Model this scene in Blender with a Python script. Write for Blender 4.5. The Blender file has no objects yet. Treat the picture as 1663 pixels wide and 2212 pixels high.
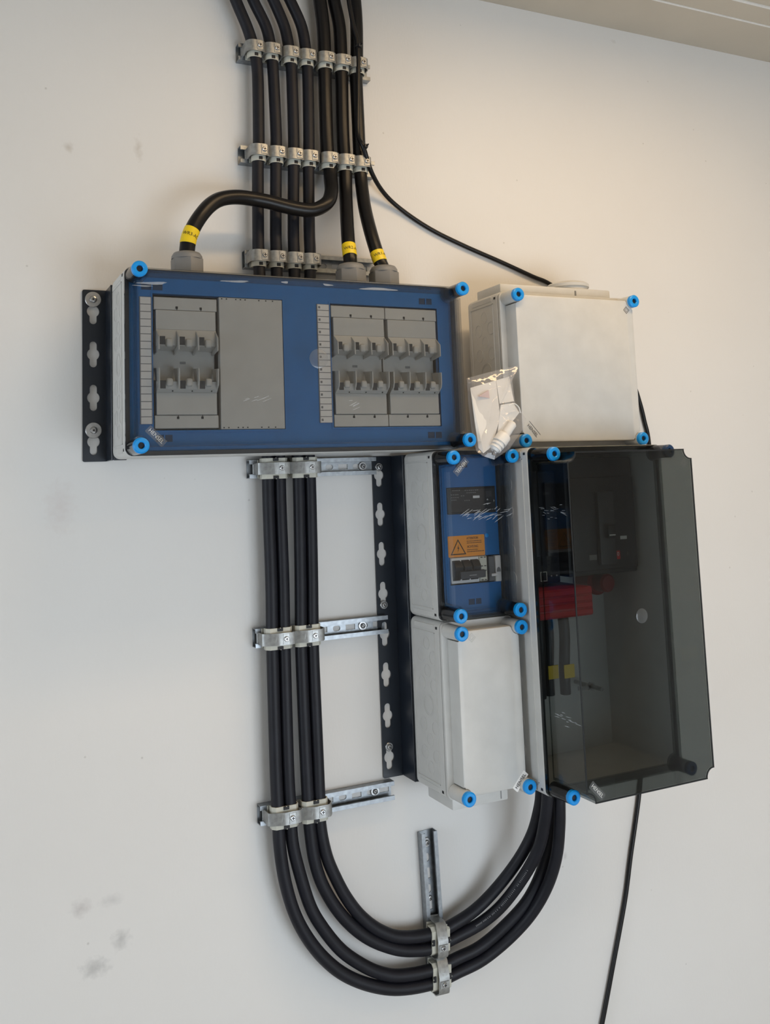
import bpy, bmesh, math, random
from mathutils import Vector, Matrix, noise

random.seed(7)
scene = bpy.context.scene
col = scene.collection
Z0 = 1.5            # height of the big enclosure's underside above the floor
PI = math.pi

# ------------------------------------------------------------------ camera
cam_d = bpy.data.cameras.new('camera')
cam = bpy.data.objects.new('camera', cam_d)
col.objects.link(cam)
cam.location = (-0.264146, -1.667414, -0.053899 + Z0)
cam.rotation_euler = (1.68223951, 0.03797589, -0.44172495)
cam_d.sensor_fit = 'AUTO'
cam_d.sensor_width = 36.0
cam_d.lens = 2039.14 * 36.0 / 2212.0
cam_d.shift_y = -292.853 / 2212.0
cam_d.clip_start = 0.02
scene.camera = cam

# ------------------------------------------------------------------ world, lights, exposure
SKY_STRENGTH = 6.9
LAMP1 = 26.0
LAMP2 = 14.0
LAMP_COLOR = (1.0, 0.70, 0.39)
LAMP1_AT = (0.28, 1.48, 0.68, 0.78)      # x0, x1, d0, d1 on the ceiling
LAMP2_AT = (0.9, 2.1, 1.9, 2.0)
world = bpy.data.worlds.new('overcast_sky')
scene.world = world
world.use_nodes = True
_bg = world.node_tree.nodes['Background']
_bg.inputs['Color'].default_value = (0.80, 0.90, 1.0, 1)
_bg.inputs['Strength'].default_value = SKY_STRENGTH
scene.view_settings.view_transform = 'Standard'
scene.view_settings.look = 'None'
scene.view_settings.gamma = 1.0
scene.view_settings.use_curve_mapping = False
scene.view_settings.exposure = 0.0
scene.cycles.transparent_max_bounces = 24
scene.cycles.max_bounces = 10
scene.cycles.diffuse_bounces = 6
scene.cycles.glossy_bounces = 5
scene.cycles.caustics_reflective = False
scene.cycles.caustics_refractive = False
scene.cycles.sample_clamp_indirect = 4.0

# room extents (site coordinates: x right, d out from the wall, z up)
RX0, RX1, RD, CEIL, FLOOR = -2.3, 2.6, 2.6, 0.985, -Z0
WX0, WX1, WZ0, WZ1 = 0.15, 1.8, -1.46, -0.25      # unseen low opening behind the camera, added to brighten the lower wall

LD0, LD1, LZ0, LZ1 = 0.40, 1.40, -1.05, 0.45      # window in the left wall

def area_light(name, loc, rot, sx, sy, power, color, portal=False):
    l = bpy.data.lights.new(name, 'AREA')
    l.shape = 'RECTANGLE'; l.size = sx; l.size_y = sy
    l.energy = power; l.color = color
    o = bpy.data.objects.new(name, l); col.objects.link(o)
    o.location = loc; o.rotation_euler = rot
    if portal:
        l.cycles.is_portal = True
    return o
# daylight portal in the added opening (guides sky sampling only)
area_light('window_portal', ((WX0 + WX1) / 2, -RD - 0.02, (WZ0 + WZ1) / 2 + Z0), (PI / 2, 0, 0), WX1 - WX0, WZ1 - WZ0, 1, (1, 1, 1), True)

area_light('window_portal', (RX0 - 0.02, -(LD0 + LD1) / 2, (LZ0 + LZ1) / 2 + Z0), (0, -PI / 2, 0), LZ1 - LZ0, LD1 - LD0, 1, (1, 1, 1), True)
# ------------------------------------------------------------------ materials
MATS = {}
def mat(name, color, rough=0.5, metal=0.0, var=0.04, vscale=30.0, bump=0.0, bscale=200.0, coat=0.0, spec=0.5):
    if name in MATS: return MATS[name]
    m = bpy.data.materials.new(name); m.use_nodes = True
    nt = m.node_tree; n = nt.nodes; l = nt.links
    p = n['Principled BSDF']
    p.inputs['Roughness'].default_value = rough
    p.inputs['Metallic'].default_value = metal
    p.inputs['Coat Weight'].default_value = coat
    p.inputs['Specular IOR Level'].default_value = spec
    tc = n.new('ShaderNodeTexCoord')
    nz = n.new('ShaderNodeTexNoise'); nz.inputs['Scale'].default_value = vscale; nz.inputs['Detail'].default_value = 4
    l.new(tc.outputs['Object'], nz.inputs['Vector'])
    rp = n.new('ShaderNodeValToRGB')
    a = [max(0, c * (1 - var)) for c in color]; b = [min(1, c * (1 + var)) for c in color]
    rp.color_ramp.elements[0].color = (*a, 1); rp.color_ramp.elements[1].color = (*b, 1)
    rp.color_ramp.elements[0].position = 0.3; rp.color_ramp.elements[1].position = 0.7
    l.new(nz.outputs['Fac'], rp.inputs['Fac']); l.new(rp.outputs['Color'], p.inputs['Base Color'])
    if bump:
        nb = n.new('ShaderNodeTexNoise'); nb.inputs['Scale'].default_value = bscale; nb.inputs['Detail'].default_value = 3
        l.new(tc.outputs['Object'], nb.inputs['Vector'])
        bp = n.new('ShaderNodeBump'); bp.inputs['Strength'].default_value = bump; bp.inputs['Distance'].default_value = 0.001
        l.new(nb.outputs['Fac'], bp.inputs['Height']); l.new(bp.outputs['Normal'], p.inputs['Normal'])
    MATS[name] = m
    return m

def clear_mat(name, tint, diffuse=0.0, dcol=(1, 1, 1), rough=0.03, ior=1.45, bump=0.0, bscale=60):
    """thin clear plastic: tinted transparency + fresnel gloss + a little haze"""
    m = bpy.data.materials.new(name); m.use_nodes = True
    nt = m.node_tree; n = nt.nodes; l = nt.links
    n.remove(n['Principled BSDF'])
    out = n['Material Output']
    tr = n.new('ShaderNodeBsdfTransparent'); tr.inputs['Color'].default_value = (*tint, 1)
    df = n.new('ShaderNodeBsdfDiffuse'); df.inputs['Color'].default_value = (*dcol, 1)
    gl = n.new('ShaderNodeBsdfGlossy'); gl.inputs['Roughness'].default_value = rough; gl.inputs['Color'].default_value = (1, 1, 1, 1)
    mx = n.new('ShaderNodeMixShader')
    tc = n.new('ShaderNodeTexCoord'); nz = n.new('ShaderNodeTexNoise'); nz.inputs['Scale'].default_value = bscale
    l.new(tc.outputs['Object'], nz.inputs['Vector'])
    mr = n.new('ShaderNodeMapRange'); mr.inputs['To Min'].default_value = diffuse * 0.8; mr.inputs['To Max'].default_value = diffuse * 1.2
    l.new(nz.outputs['Fac'], mr.inputs['Value']); l.new(mr.outputs['Result'], mx.inputs['Fac'])
    l.new(tr.outputs['BSDF'], mx.inputs[1]); l.new(df.outputs['BSDF'], mx.inputs[2])
    # Schlick reflectance from the facing angle: the same from both sides of the thin sheet
    fr = n.new('ShaderNodeLayerWeight'); fr.inputs['Blend'].default_value = 0.5
    pw = n.new('ShaderNodeMath'); pw.operation = 'POWER'; pw.inputs[1].default_value = 5
    l.new(fr.outputs['Facing'], pw.inputs[0])
    f0 = ((ior - 1) / (ior + 1)) ** 2
    sk = n.new('ShaderNodeMath'); sk.operation = 'MULTIPLY_ADD'; sk.inputs[1].default_value = 1 - f0; sk.inputs[2].default_value = f0
    l.new(pw.outputs['Value'], sk.inputs[0])
    m2 = n.new('ShaderNodeMixShader')
    l.new(sk.outputs['Value'], m2.inputs['Fac']); l.new(mx.outputs['Shader'], m2.inputs[1]); l.new(gl.outputs['BSDF'], m2.inputs[2])
    if bump:
        bp = n.new('ShaderNodeBump'); bp.inputs['Strength'].default_value = bump; bp.inputs['Distance'].default_value = 0.002
        l.new(nz.outputs['Fac'], bp.inputs['Height'])
        l.new(bp.outputs['Normal'], gl.inputs['Normal']); l.new(bp.outputs['Normal'], fr.inputs['Normal'])
    l.new(m2.outputs['Shader'], out.inputs['Surface'])
    MATS[name] = m
    return m

def emit_mat(name, color, strength):
    m = bpy.data.materials.new(name); m.use_nodes = True
    nt = m.node_tree; n = nt.nodes
    n.remove(n['Principled BSDF'])
    e = n.new('ShaderNodeEmission'); e.inputs['Color'].default_value = (*color, 1); e.inputs['Strength'].default_value = strength
    nt.links.new(e.outputs['Emission'], n['Material Output'].inputs['Surface'])
    MATS[name] = m
    return m

M_CABLE = mat('black_cable_sheath', (0.007, 0.0075, 0.012), 0.5, var=0.2, bump=0.08, bscale=350, spec=0.3)
M_CABLE2 = mat('glossy_black_cable_sheath', (0.005, 0.0045, 0.005), 0.33, var=0.2, bump=0.05, bscale=300, spec=0.28)
M_GREY = mat('light_grey_plastic', (0.55, 0.55, 0.535), 0.45, bump=0.06, bscale=600)
M_GREY_IN = mat('light_grey_moulding', (0.52, 0.52, 0.49), 0.5, bump=0.05, bscale=500)
M_DEV = mat('device_grey_plastic', (0.47, 0.46, 0.43), 0.5, bump=0.04, bscale=400)
M_DEV2 = mat('device_grey_plastic_panel', (0.50, 0.49, 0.46), 0.45, bump=0.04, bscale=400)
M_PAPER = mat('label_paper', (0.72, 0.70, 0.67), 0.7)
M_GLAND = mat('gland_grey_plastic', (0.19, 0.19, 0.19), 0.5, bump=0.05)
M_BLUE = mat('blue_cover_plastic', (0.004, 0.135, 0.40), 0.4, var=0.06)
M_CAP = mat('bright_blue_plastic', (0.0, 0.27, 0.72), 0.35, var=0.03)
M_BLACK = mat('black_plastic', (0.012, 0.012, 0.014), 0.45)
M_DARK = mat('dark_grey_plastic', (0.035, 0.036, 0.04), 0.45)
M_HOLE_SHADE = mat('recess_shade_black', (0.006, 0.006, 0.008), 0.6)  # shade inside slots, sockets and holes, put in as flat black
M_GASKET = mat('charcoal_gasket', (0.03, 0.031, 0.036), 0.4)
M_RAIL = mat('anthracite_powder_coat', (0.010, 0.0145, 0.023), 0.28, var=0.1, bump=0.03, bscale=500)
M_ZINC = mat('galvanised_steel', (0.29, 0.31, 0.33), 0.38, 0.85, var=0.18, vscale=120, bump=0.1, bscale=250)
M_ZINC2 = mat('bright_zinc_steel', (0.33, 0.335, 0.33), 0.42, 0.8, var=0.18, vscale=150, bump=0.12, bscale=220)
M_STEEL = mat('screw_steel', (0.45, 0.45, 0.45), 0.3, 0.9, var=0.1, vscale=200)
M_LINER = mat('off_white_liner_plastic', (0.52, 0.51, 0.44), 0.5)
M_YEL = mat('yellow_label_tape', (0.78, 0.56, 0.01), 0.35)
M_INK = mat('black_print', (0.012, 0.010, 0.010), 0.6)
M_WINK = mat('pale_print', (0.55, 0.56, 0.55), 0.6)
M_ORANGE = mat('orange_label', (0.80, 0.30, 0.015), 0.5)
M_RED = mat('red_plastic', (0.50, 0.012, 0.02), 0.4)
M_WHITE = mat('white_plastic', (0.75, 0.74, 0.72), 0.4)
M_CREAM = mat('cream_plastic', (0.62, 0.62, 0.52), 0.45)
M_WSCUFF = clear_mat('scuffed_plastic', (0.95, 0.95, 0.95), 0.17, (0.75, 0.82, 0.9), 0.3)
M_LID = clear_mat('clear_smoky_lid', (0.80, 0.81, 0.82), 0.004, (0.7, 0.75, 0.8), 0.02, 1.36)
M_LIDD = clear_mat('dark_smoke_lid', (0.585, 0.605, 0.60), 0.004, (0.4, 0.45, 0.5), 0.02, 1.34)
M_PILLAR = clear_mat('dark_smoke_pillar', (0.30, 0.30, 0.32), 0.02, (0.2, 0.2, 0.22), 0.05)
M_EMBLEM = clear_mat('moulded_emblem', (0.86, 0.86, 0.86), 0.05, (0.7, 0.75, 0.8), 0.15)
M_FILM = clear_mat('bag_film', (0.95, 0.95, 0.95), 0.10, (0.85, 0.83, 0.85), 0.08, 1.5, 0.9, 45)
M_CLEAR = clear_mat('clear_cap', (0.85, 0.85, 0.85), 0.12, (0.8, 0.8, 0.8), 0.1)

def wall_mat():
    m = bpy.data.materials.new('painted_wall'); m.use_nodes = True
    nt = m.node_tree; n = nt.nodes; l = nt.links
    p = n['Principled BSDF']; p.inputs['Roughness'].default_value = 0.62
    tc = n.new('ShaderNodeTexCoord')
    base = n.new('ShaderNodeTexNoise'); base.inputs['Scale'].default_value = 1.6; base.inputs['Detail'].default_value = 3
    l.new(tc.outputs['Object'], base.inputs['Vector'])
    rp = n.new('ShaderNodeValToRGB')
    rp.color_ramp.elements[0].position = 0.3; rp.color_ramp.elements[0].color = (0.70, 0.685, 0.665, 1)
    rp.color_ramp.elements[1].position = 0.7; rp.color_ramp.elements[1].color = (0.73, 0.72, 0.705, 1)
    l.new(base.outputs['Fac'], rp.inputs['Fac'])
    colr = rp.outputs['Color']
    fine = n.new('ShaderNodeTexNoise'); fine.inputs['Scale'].default_value = 90; fine.inputs['Detail'].default_value = 5
    l.new(tc.outputs['Object'], fine.inputs['Vector'])
    # smudges and scuffs left on the paint (x, z, rx, rz, strength, colour)
    spots = [(-0.062, 0.548, .012, .012, .45, (.38, .33, .27)), (0.058, 0.560, .010, .026, .38, (.40, .35, .29)),
             (-0.0437, -0.715, .020, .018, .38, (.30, .26, .26)), (0.0033, -0.713, .024, .012, .3, (.33, .32, .32)),
             (0.0191, -0.777, .018, .022, .42, (.26, .26, .26)), (-0.0225, -0.81, .028, .020, .48, (.24, .24, .24)),
             (-0.0757, -0.075, .030, .055, .22, (.50, .38, .35)), (1.1608, 0.953, .012, .006, .3, (.42, .38, .32)),
             (0.895, -0.817, .006, .010, .4, (.35, .33, .32))]
    for (sx, sz, rx, rz, st, c) in spots:
        mp = n.new('ShaderNodeMapping'); mp.vector_type = 'POINT'
        mp.inputs['Location'].default_value = (-sx / rx, 0, -(sz + Z0) / rz)
        mp.inputs['Scale'].default_value = (1 / rx, 0, 1 / rz)
        l.new(tc.outputs['Object'], mp.inputs['Vector'])
        ln = n.new('ShaderNodeVectorMath'); ln.operation = 'LENGTH'
        l.new(mp.outputs['Vector'], ln.inputs[0])
        a = n.new('ShaderNodeMath'); a.operation = 'MULTIPLY_ADD'; a.inputs[1].default_value = 1.6
        l.new(fine.outputs['Fac'], a.inputs[0]); l.new(ln.outputs['Value'], a.inputs[2])
        r = n.new('ShaderNodeMapRange'); r.inputs['From Min'].default_value = 0.75; r.inputs['From Max'].default_value = 1.75
        r.inputs['To Min'].default_value = st; r.inputs['To Max'].default_value = 0
        l.new(a.outputs['Value'], r.inputs['Value'])
        mx = n.new('ShaderNodeMix'); mx.data_type = 'RGBA'
        l.new(r.outputs['Result'], mx.inputs['Factor']); l.new(colr, mx.inputs['A']); mx.inputs['B'].default_value = (*c, 1)
        colr = mx.outputs['Result']
    # tiny specks
    vo = n.new('ShaderNodeTexVoronoi'); vo.inputs['Scale'].default_value = 16
    l.new(tc.outputs['Object'], vo.inputs['Vector'])
    r = n.new('ShaderNodeMapRange'); r.inputs['From Min'].default_value = 0.02; r.inputs['From Max'].default_value = 0.04
    r.inputs['To Min'].default_value = 0.35; r.inputs['To Max'].default_value = 0
    l.new(vo.outputs['Distance'], r.inputs['Value'])
    mx = n.new('ShaderNodeMix'); mx.data_type = 'RGBA'
    l.new(r.outputs['Result'], mx.inputs['Factor']); l.new(colr, mx.inputs['A']); mx.inputs['B'].default_value = (.3, .28, .25, 1)
    l.new(mx.outputs['Result'], p.inputs['Base Color'])
    st = n.new('ShaderNodeMapping'); st.inputs['Scale'].default_value = (260, 260, 90)
    l.new(tc.outputs['Object'], st.inputs['Vector'])
    rl = n.new('ShaderNodeTexNoise'); rl.inputs['Scale'].default_value = 1.0; rl.inputs['Detail'].default_value = 3
    l.new(st.outputs['Vector'], rl.inputs['Vector'])
    bp = n.new('ShaderNodeBump'); bp.inputs['Strength'].default_value = 0.16; bp.inputs['Distance'].default_value = 0.0012
    l.new(rl.outputs['Fac'], bp.inputs['Height']); l.new(bp.outputs['Normal'], p.inputs['Normal'])
    return m
M_WALL = wall_mat()
M_WALL2 = mat('plain_wall_paint', (0.70, 0.69, 0.67), 0.7, vscale=3)
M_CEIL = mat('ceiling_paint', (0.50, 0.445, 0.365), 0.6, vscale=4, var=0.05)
M_FLOOR = mat('concrete_floor', (0.42, 0.42, 0.41), 0.6, vscale=5, var=0.15)

# ------------------------------------------------------------------ mesh helpers
def W(x, d, z): return Vector((x, -d, z + Z0))

class MB:
    """collects shapes in site coordinates (x, d out of wall, z); build() links one mesh object"""
    def __init__(self): self.bm = bmesh.new()
    def _add(self, vs, fs):
        v = [self.bm.verts.new(p) for p in vs]
        for f in fs:
            try: self.bm.faces.new([v[i] for i in f])
            except ValueError: pass
        return v
    def box(self, x0, x1, d0, d1, z0, z1, bev=0.0, seg=2, edges=None):
        t = bmesh.new()
        vs = [t.verts.new(p) for p in [(x0, d0, z0), (x1, d0, z0), (x1, d1, z0), (x0, d1, z0), (x0, d0, z1), (x1, d0, z1), (x1, d1, z1), (x0, d1, z1)]]
        for f in [(0, 1, 2, 3), (4, 5, 6, 7), (0, 1, 5, 4), (1, 2, 6, 5), (2, 3, 7, 6), (3, 0, 4, 7)]: t.faces.new([vs[i] for i in f])
        bmesh.ops.recalc_face_normals(t, faces=t.faces)
        if bev:
            es = [e for e in t.edges if edges is None or edges(e)]
            bmesh.ops.bevel(t, geom=es, offset=bev, segments=seg, profile=0.5, affect='EDGES')
        self.merge(t); t.free(); return self
    def merge(self, t):
        mp = {}
        for v in t.verts: mp[v] = self.bm.verts.new(v.co)
        for f in t.faces:
            try: self.bm.faces.new([mp[v] for v in f.verts])
            except ValueError: pass
    def prism(self, pts, axis, a0, a1):
        """polygon extruded along an axis: 'x' pts=(d,z); 'd' pts=(x,z); 'z' pts=(x,d)"""
        def P(p, a):
            return {'x': (a, p[0], p[1]), 'd': (p[0], a, p[1]), 'z': (p[0], p[1], a)}[axis]
        n = len(pts)
        self._add([P(p, a0) for p in pts] + [P(p, a1) for p in pts],
                  [tuple(range(n)), tuple(range(n, 2 * n))] + [(i, (i + 1) % n, (i + 1) % n + n, i + n) for i in range(n)])
        return self
    def lathe(self, c, axis, prof, seg=24, flip=False):
        """prof = [(r, a)] along the axis direction from c; closed at r=0 ends"""
        ax = Vector(axis).normalized()
        u = ax.orthogonal().normalized(); w = ax.cross(u)
        c = Vector(c); rings = []
        for r, a in prof:
            if r < 1e-7: rings.append([self.bm.verts.new(c + ax * a)])
            else: rings.append([self.bm.verts.new(c + ax * a + (u * math.cos(2 * PI * k / seg) + w * math.sin(2 * PI * k / seg)) * r) for k in range(seg)])
        for A, B in zip(rings, rings[1:]):
            for k in range(seg):
                k2 = (k + 1) % seg
                if len(A) == 1 and len(B) == 1: continue
                if len(A) == 1: f = [A[0], B[k], B[k2]]
                elif len(B) == 1: f = [A[k], B[0], A[k2]]
                else: f = [A[k], B[k], B[k2], A[k2]]
                try: self.bm.faces.new(f)
                except ValueError: pass
        return self
    def cyl(self, c, axis, r, h, seg=20, bev=0.0):
        if bev: return self.lathe(c, axis, [(0, 0), (r, 0), (r, h - bev), (r - bev, h), (0, h)], seg)
        return self.lathe(c, axis, [(0, 0), (r, 0), (r, h), (0, h)], seg)
    def tube(self, pts, r, seg=14, caps=True, sub=6):
        path = spline(pts, sub); frames = transport(path)
        rings = []
        for p, (t, u, w) in zip(path, frames):
            rings.append([self.bm.verts.new(p + (u * math.cos(2 * PI * k / seg) + w * math.sin(2 * PI * k / seg)) * r) for k in range(seg)])
        for A, B in zip(rings, rings[1:]):
            for k in range(seg): self.bm.faces.new([A[k], A[(k + 1) % seg], B[(k + 1) % seg], B[k]])
        if caps:
            self.bm.faces.new(list(reversed(rings[0]))); self.bm.faces.new(rings[-1])
        return self
    def strip(self, prof, axis, a0, a1, t):
        """open polyline of thickness t, extruded along axis ('x' or 'z')"""
        n = len(prof); off = []
        for i in range(n):
            a = Vector(prof[max(i - 1, 0)]); b = Vector(prof[min(i + 1, n - 1)])
            q = (b - a).normalized(); nn = Vector((-q.y, q.x))
            if 0 < i < n - 1:
                q1 = (Vector(prof[i]) - a).normalized(); n1 = Vector((-q1.y, q1.x)); nn = nn / max(0.5, nn.dot(n1))
            off.append(tuple(Vector(prof[i]) + nn * t))
        return self.prism(list(prof) + off[::-1], axis, a0, a1)
    def mesh_in(self, me, fn):
        v = [self.bm.verts.new(fn(q.co)) for q in me.vertices]
        for f in me.polygons:
            try: self.bm.faces.new([v[i] for i in f.vertices])
            except ValueError: pass
        return self
    def data(self, name, material, origin=(0, 0, 0), smooth=True, recalc=True, angle=35):
        o = Vector(origin)
        for v in self.bm.verts:
            c = v.co - o; v.co = Vector((c.x, -c.y, c.z))
        if recalc: bmesh.ops.recalc_face_normals(self.bm, faces=self.bm.faces)
        me = bpy.data.meshes.new(name); self.bm.to_mesh(me); self.bm.free()
        me.materials.append(material)
        if smooth:
            for p in me.polygons: p.use_smooth = True
            me.set_sharp_from_angle(angle=math.radians(angle))
        return me
    def build(self, name, material, parent=None, origin=(0, 0, 0), smooth=True, recalc=True, angle=35):
        me = self.data(name, material, origin, smooth, recalc, angle)
        return place(name, me, parent, None if parent else origin)

def place(name, me, parent=None, origin=None):
    ob = bpy.data.objects.new(name, me); col.objects.link(ob)
    if parent: ob.parent = parent
    elif origin is not None: ob.location = W(*origin)
    return ob

def spline(pts, sub):
    P = [Vector(p) for p in pts]
    if len(P) == 2 or sub <= 1: return P
    out = []
    for i in range(len(P) - 1):
        p0 = P[i - 1] if i else P[0] * 2 - P[1]; p1 = P[i]; p2 = P[i + 1]; p3 = P[i + 2] if i + 2 < len(P) else P[-1] * 2 - P[-2]
        for k in range(sub):
            t = k / sub
            out.append(0.5 * ((2 * p1) + (p2 - p0) * t + (2 * p0 - 5 * p1 + 4 * p2 - p3) * t * t + (3 * p1 - p0 - 3 * p2 + p3) * t ** 3))
    out.append(P[-1])
    return out

def transport(path):
    fr = []; u = None
    for i, p in enumerate(path):
        t = (path[min(i + 1, len(path) - 1)] - path[max(i - 1, 0)]).normalized()
        if u is None: u = t.orthogonal().normalized()
        else:
            u = (u - t * u.dot(t)).normalized()
        fr.append((t, u, t.cross(u)))
    return fr

def tag(o, label=None, cat=None, group=None, kind=None):
    if label: o['label'] = label
    if cat: o['category'] = cat
    if group: o['group'] = group
    if kind: o['kind'] = kind
    return o

def empty(name, origin, label, cat, group=None):
    o = bpy.data.objects.new(name, None); col.objects.link(o)
    o.location = W(*origin); o.empty_display_size = 0.02
    return tag(o, label, cat, group)

def copy_tree(o, parent=None):
    c = o.copy(); col.objects.link(c); c.parent = parent
    for ch in list(o.children): copy_tree(ch, c)
    return c

def curve_mesh(loops, extrude=0.0):
    """2D filled outline with holes -> mesh in (u, v, w)"""
    cu = bpy.data.curves.new('c', 'CURVE'); cu.dimensions = '2D'; cu.fill_mode = 'BOTH'; cu.extrude = extrude
    for lp in loops:
        s = cu.splines.new('POLY'); s.points.add(len(lp) - 1)
        for q, p in zip(s.points, lp): q.co = (p[0], p[1], 0, 1)
        s.use_cyclic_u = True
    ob = bpy.data.objects.new('c', cu)
    me = bpy.data.meshes.new_from_object(ob)
    bpy.data.objects.remove(ob); bpy.data.curves.remove(cu)
    return me

def text_mesh(s, size, extrude=0.0002, align='CENTER'):
    cu = bpy.data.curves.new('t', 'FONT'); cu.body = s; cu.size = size; cu.extrude = extrude
    cu.align_x = align; cu.align_y = 'CENTER'; cu.resolution_u = 3
    ob = bpy.data.objects.new('t', cu)
    me = bpy.data.meshes.new_from_object(ob)
    bpy.data.objects.remove(ob); bpy.data.curves.remove(cu)
    return me

def rrect(x0, x1, z0, z1, r, n=5):
    pts = []
    for cx, cz, a in ((x1 - r, z1 - r, 0), (x0 + r, z1 - r, 90), (x0 + r, z0 + r, 180), (x1 - r, z0 + r, 270)):
        for k in range(n + 1):
            q = math.radians(a + 90 * k / n); pts.append((cx + r * math.cos(q), cz + r * math.sin(q)))
    return pts

def circle(cx, cz, r, n=20): return [(cx + r * math.cos(2 * PI * k / n), cz + r * math.sin(2 * PI * k / n)) for k in range(n)]

def on_front(d):        # 2D (u,v,w) -> site, facing the viewer at depth d
    return lambda c: (c.x, d + c.z, c.y)

def write(parent, origin, s, size, x, d, z, rot, material, name='lettering', align='CENTER', sx=1.0):
    ca, sa = math.cos(math.radians(rot)), math.sin(math.radians(rot))
    me = text_mesh(s, size, 0.0002, align)
    mb = MB().mesh_in(me, lambda c: (x + c.x * sx * ca - c.y * sa, d + c.z, z + c.x * sx * sa + c.y * ca))
    return mb.build(name, material, parent, origin, smooth=False)

ORD = ['first', 'second', 'third', 'fourth', 'fifth', 'sixth', 'seventh', 'eighth']

# ================================================================== the room
def struct(name, mb, m):
    o = mb.build(name, m, None, (0, 0, -Z0), smooth=False); o['kind'] = 'structure'; return o

mb = MB().box(RX0 - .1, RX1 + .1, -0.12, 0.0, FLOOR - .1, CEIL + .1)
wall = mb.build('wall_back', M_WALL, None, (0, 0, -Z0), smooth=False); wall['kind'] = 'structure'
struct('floor', MB().box(RX0 - .1, RX1 + .1, 0, RD, FLOOR - .1, FLOOR), M_FLOOR)
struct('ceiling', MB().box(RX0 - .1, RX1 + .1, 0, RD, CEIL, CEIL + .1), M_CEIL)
struct('wall_right', MB().box(RX1, RX1 + .1, 0, RD, FLOOR, CEIL), M_WALL2)
wl = MB()
wl.box(RX0 - .1, RX0, 0, LD0, FLOOR, CEIL).box(RX0 - .1, RX0, LD1, RD, FLOOR, CEIL)
wl.box(RX0 - .1, RX0, LD0, LD1, FLOOR, LZ0).box(RX0 - .1, RX0, LD0, LD1, LZ1, CEIL)
struct('wall_left', wl, M_WALL2)
wf = MB()
for a in (LD0, LD1 - .06): wf.box(RX0 - .07, RX0 - .03, a, a + .06, LZ0, LZ1, .004)
wf.box(RX0 - .07, RX0 - .03, LD0, LD1, LZ0, LZ0 + .06, .004).box(RX0 - .07, RX0 - .03, LD0, LD1, LZ1 - .06, LZ1, .004)
struct('window_2', wf, M_WHITE)
wl = MB()
wl.box(RX0 - .1, WX0, RD, RD + .1, FLOOR - .1, CEIL + .1).box(WX1, RX1 + .1, RD, RD + .1, FLOOR - .1, CEIL + .1)
wl.box(WX0, WX1, RD, RD + .1, FLOOR - .1, WZ0).box(WX0, WX1, RD, RD + .1, WZ1, CEIL + .1)
struct('wall_front', wl, M_WALL2)
wf = MB()
for a in (WX0, (WX0 + WX1) / 2 - .03, WX1 - .06): wf.box(a, a + .06, RD + .03, RD + .07, WZ0, WZ1, .004)
wf.box(WX0, WX1, RD + .03, RD + .07, WZ0, WZ0 + .06, .004).box(WX0, WX1, RD + .03, RD + .07, WZ1 - .06, WZ1, .004)
struct('added_window_1', wf, M_WHITE)
# ceiling board joints, parallel to the wall
struct('trim_1', MB().box(0.9, RX1, 0.1435, 0.1475, CEIL - .002, CEIL + .001), M_WHITE)
struct('trim_2', MB().box(0.9, RX1, 0.211, 0.217, CEIL - .003, CEIL + .001), M_WHITE)

# ceiling panel lamps (warm, flat diffusers), above and behind the frame
def panel_lamp(x0, x1, d0, d1, strength, label):
    o = ((x0 + x1) / 2, (d0 + d1) / 2, CEIL)
    r = empty('panel_lamp', o, label, 'lamp', 'warm ceiling panel lamps')
    MB().box(x0 - .012, x1 + .012, d0 - .012, d1 + .012, CEIL - .028, CEIL - .001, .003).build('housing', M_WHITE, r, o)
    m = emit_mat('lit_diffuser', LAMP_COLOR, strength)
    mb = MB(); mb._add([(x0, d0, CEIL - .0285), (x1, d0, CEIL - .0285), (x1, d1, CEIL - .0285), (x0, d1, CEIL - .0285)], [(0, 1, 2, 3)])
    mb.build('diffuser', m, r, o, smooth=False, recalc=False)
panel_lamp(*LAMP1_AT, LAMP1, 'long warm ceiling lamp close above the wide enclosure')
panel_lamp(*LAMP2_AT, LAMP2, 'long warm ceiling lamp farther out in the room')

# ================================================================== mounting profiles (Z-section, keyhole slots)
def keyhole(cx, cz, R=.0103, s=.006, h=.0225, n=8):
    a0 = math.asin(s / R); pts = []
    for k in range(n + 1):      # right side of circle
        a = -PI / 2 + a0 + (PI - 2 * a0) * k / n; pts.append((cx + R * math.cos(a), cz + R * math.sin(a)))
    for k in range(n + 1):      # top slot end
        a = PI * k / n; pts.append((cx + s * math.cos(a), cz + h - s + s * math.sin(a)))
    for k in range(n + 1):
        a = PI / 2 + a0 + (PI - 2 * a0) * k / n; pts.append((cx + R * math.cos(a), cz + R * math.sin(a)))
    for k in range(n + 1):
        a = PI + PI * k / n; pts.append((cx + s * math.cos(a), cz - h + s + s * math.sin(a)))
    return pts

def screw_part(parent, org, c, r, name='screw', washer=None, dark=False):
    """round-head screw facing the viewer with a recessed star socket"""
    x, d, z = c
    if washer:
        MB().lathe((x, d, z), (0, 1, 0), [(0, 0), (washer, 0), (washer, .0016), (washer - .0006, .0022), (r, .0022), (0, .0022)], 28).build('washer', M_STEEL, parent, org)
        d += .0022
    s = MB().lathe((x, d, z), (0, 1, 0), [(0, 0), (r, 0), (r, .0018), (r * .82, .0036), (r * .52, .0042), (r * .5, .0022), (0, .0022)], 18).build(name, M_STEEL, parent, org)
    MB().cyl((x, d + .0023, z), (0, 1, 0), r * .26, .0012, 6).build('socket', M_HOLE_SHADE, s, org)
    return s

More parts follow.
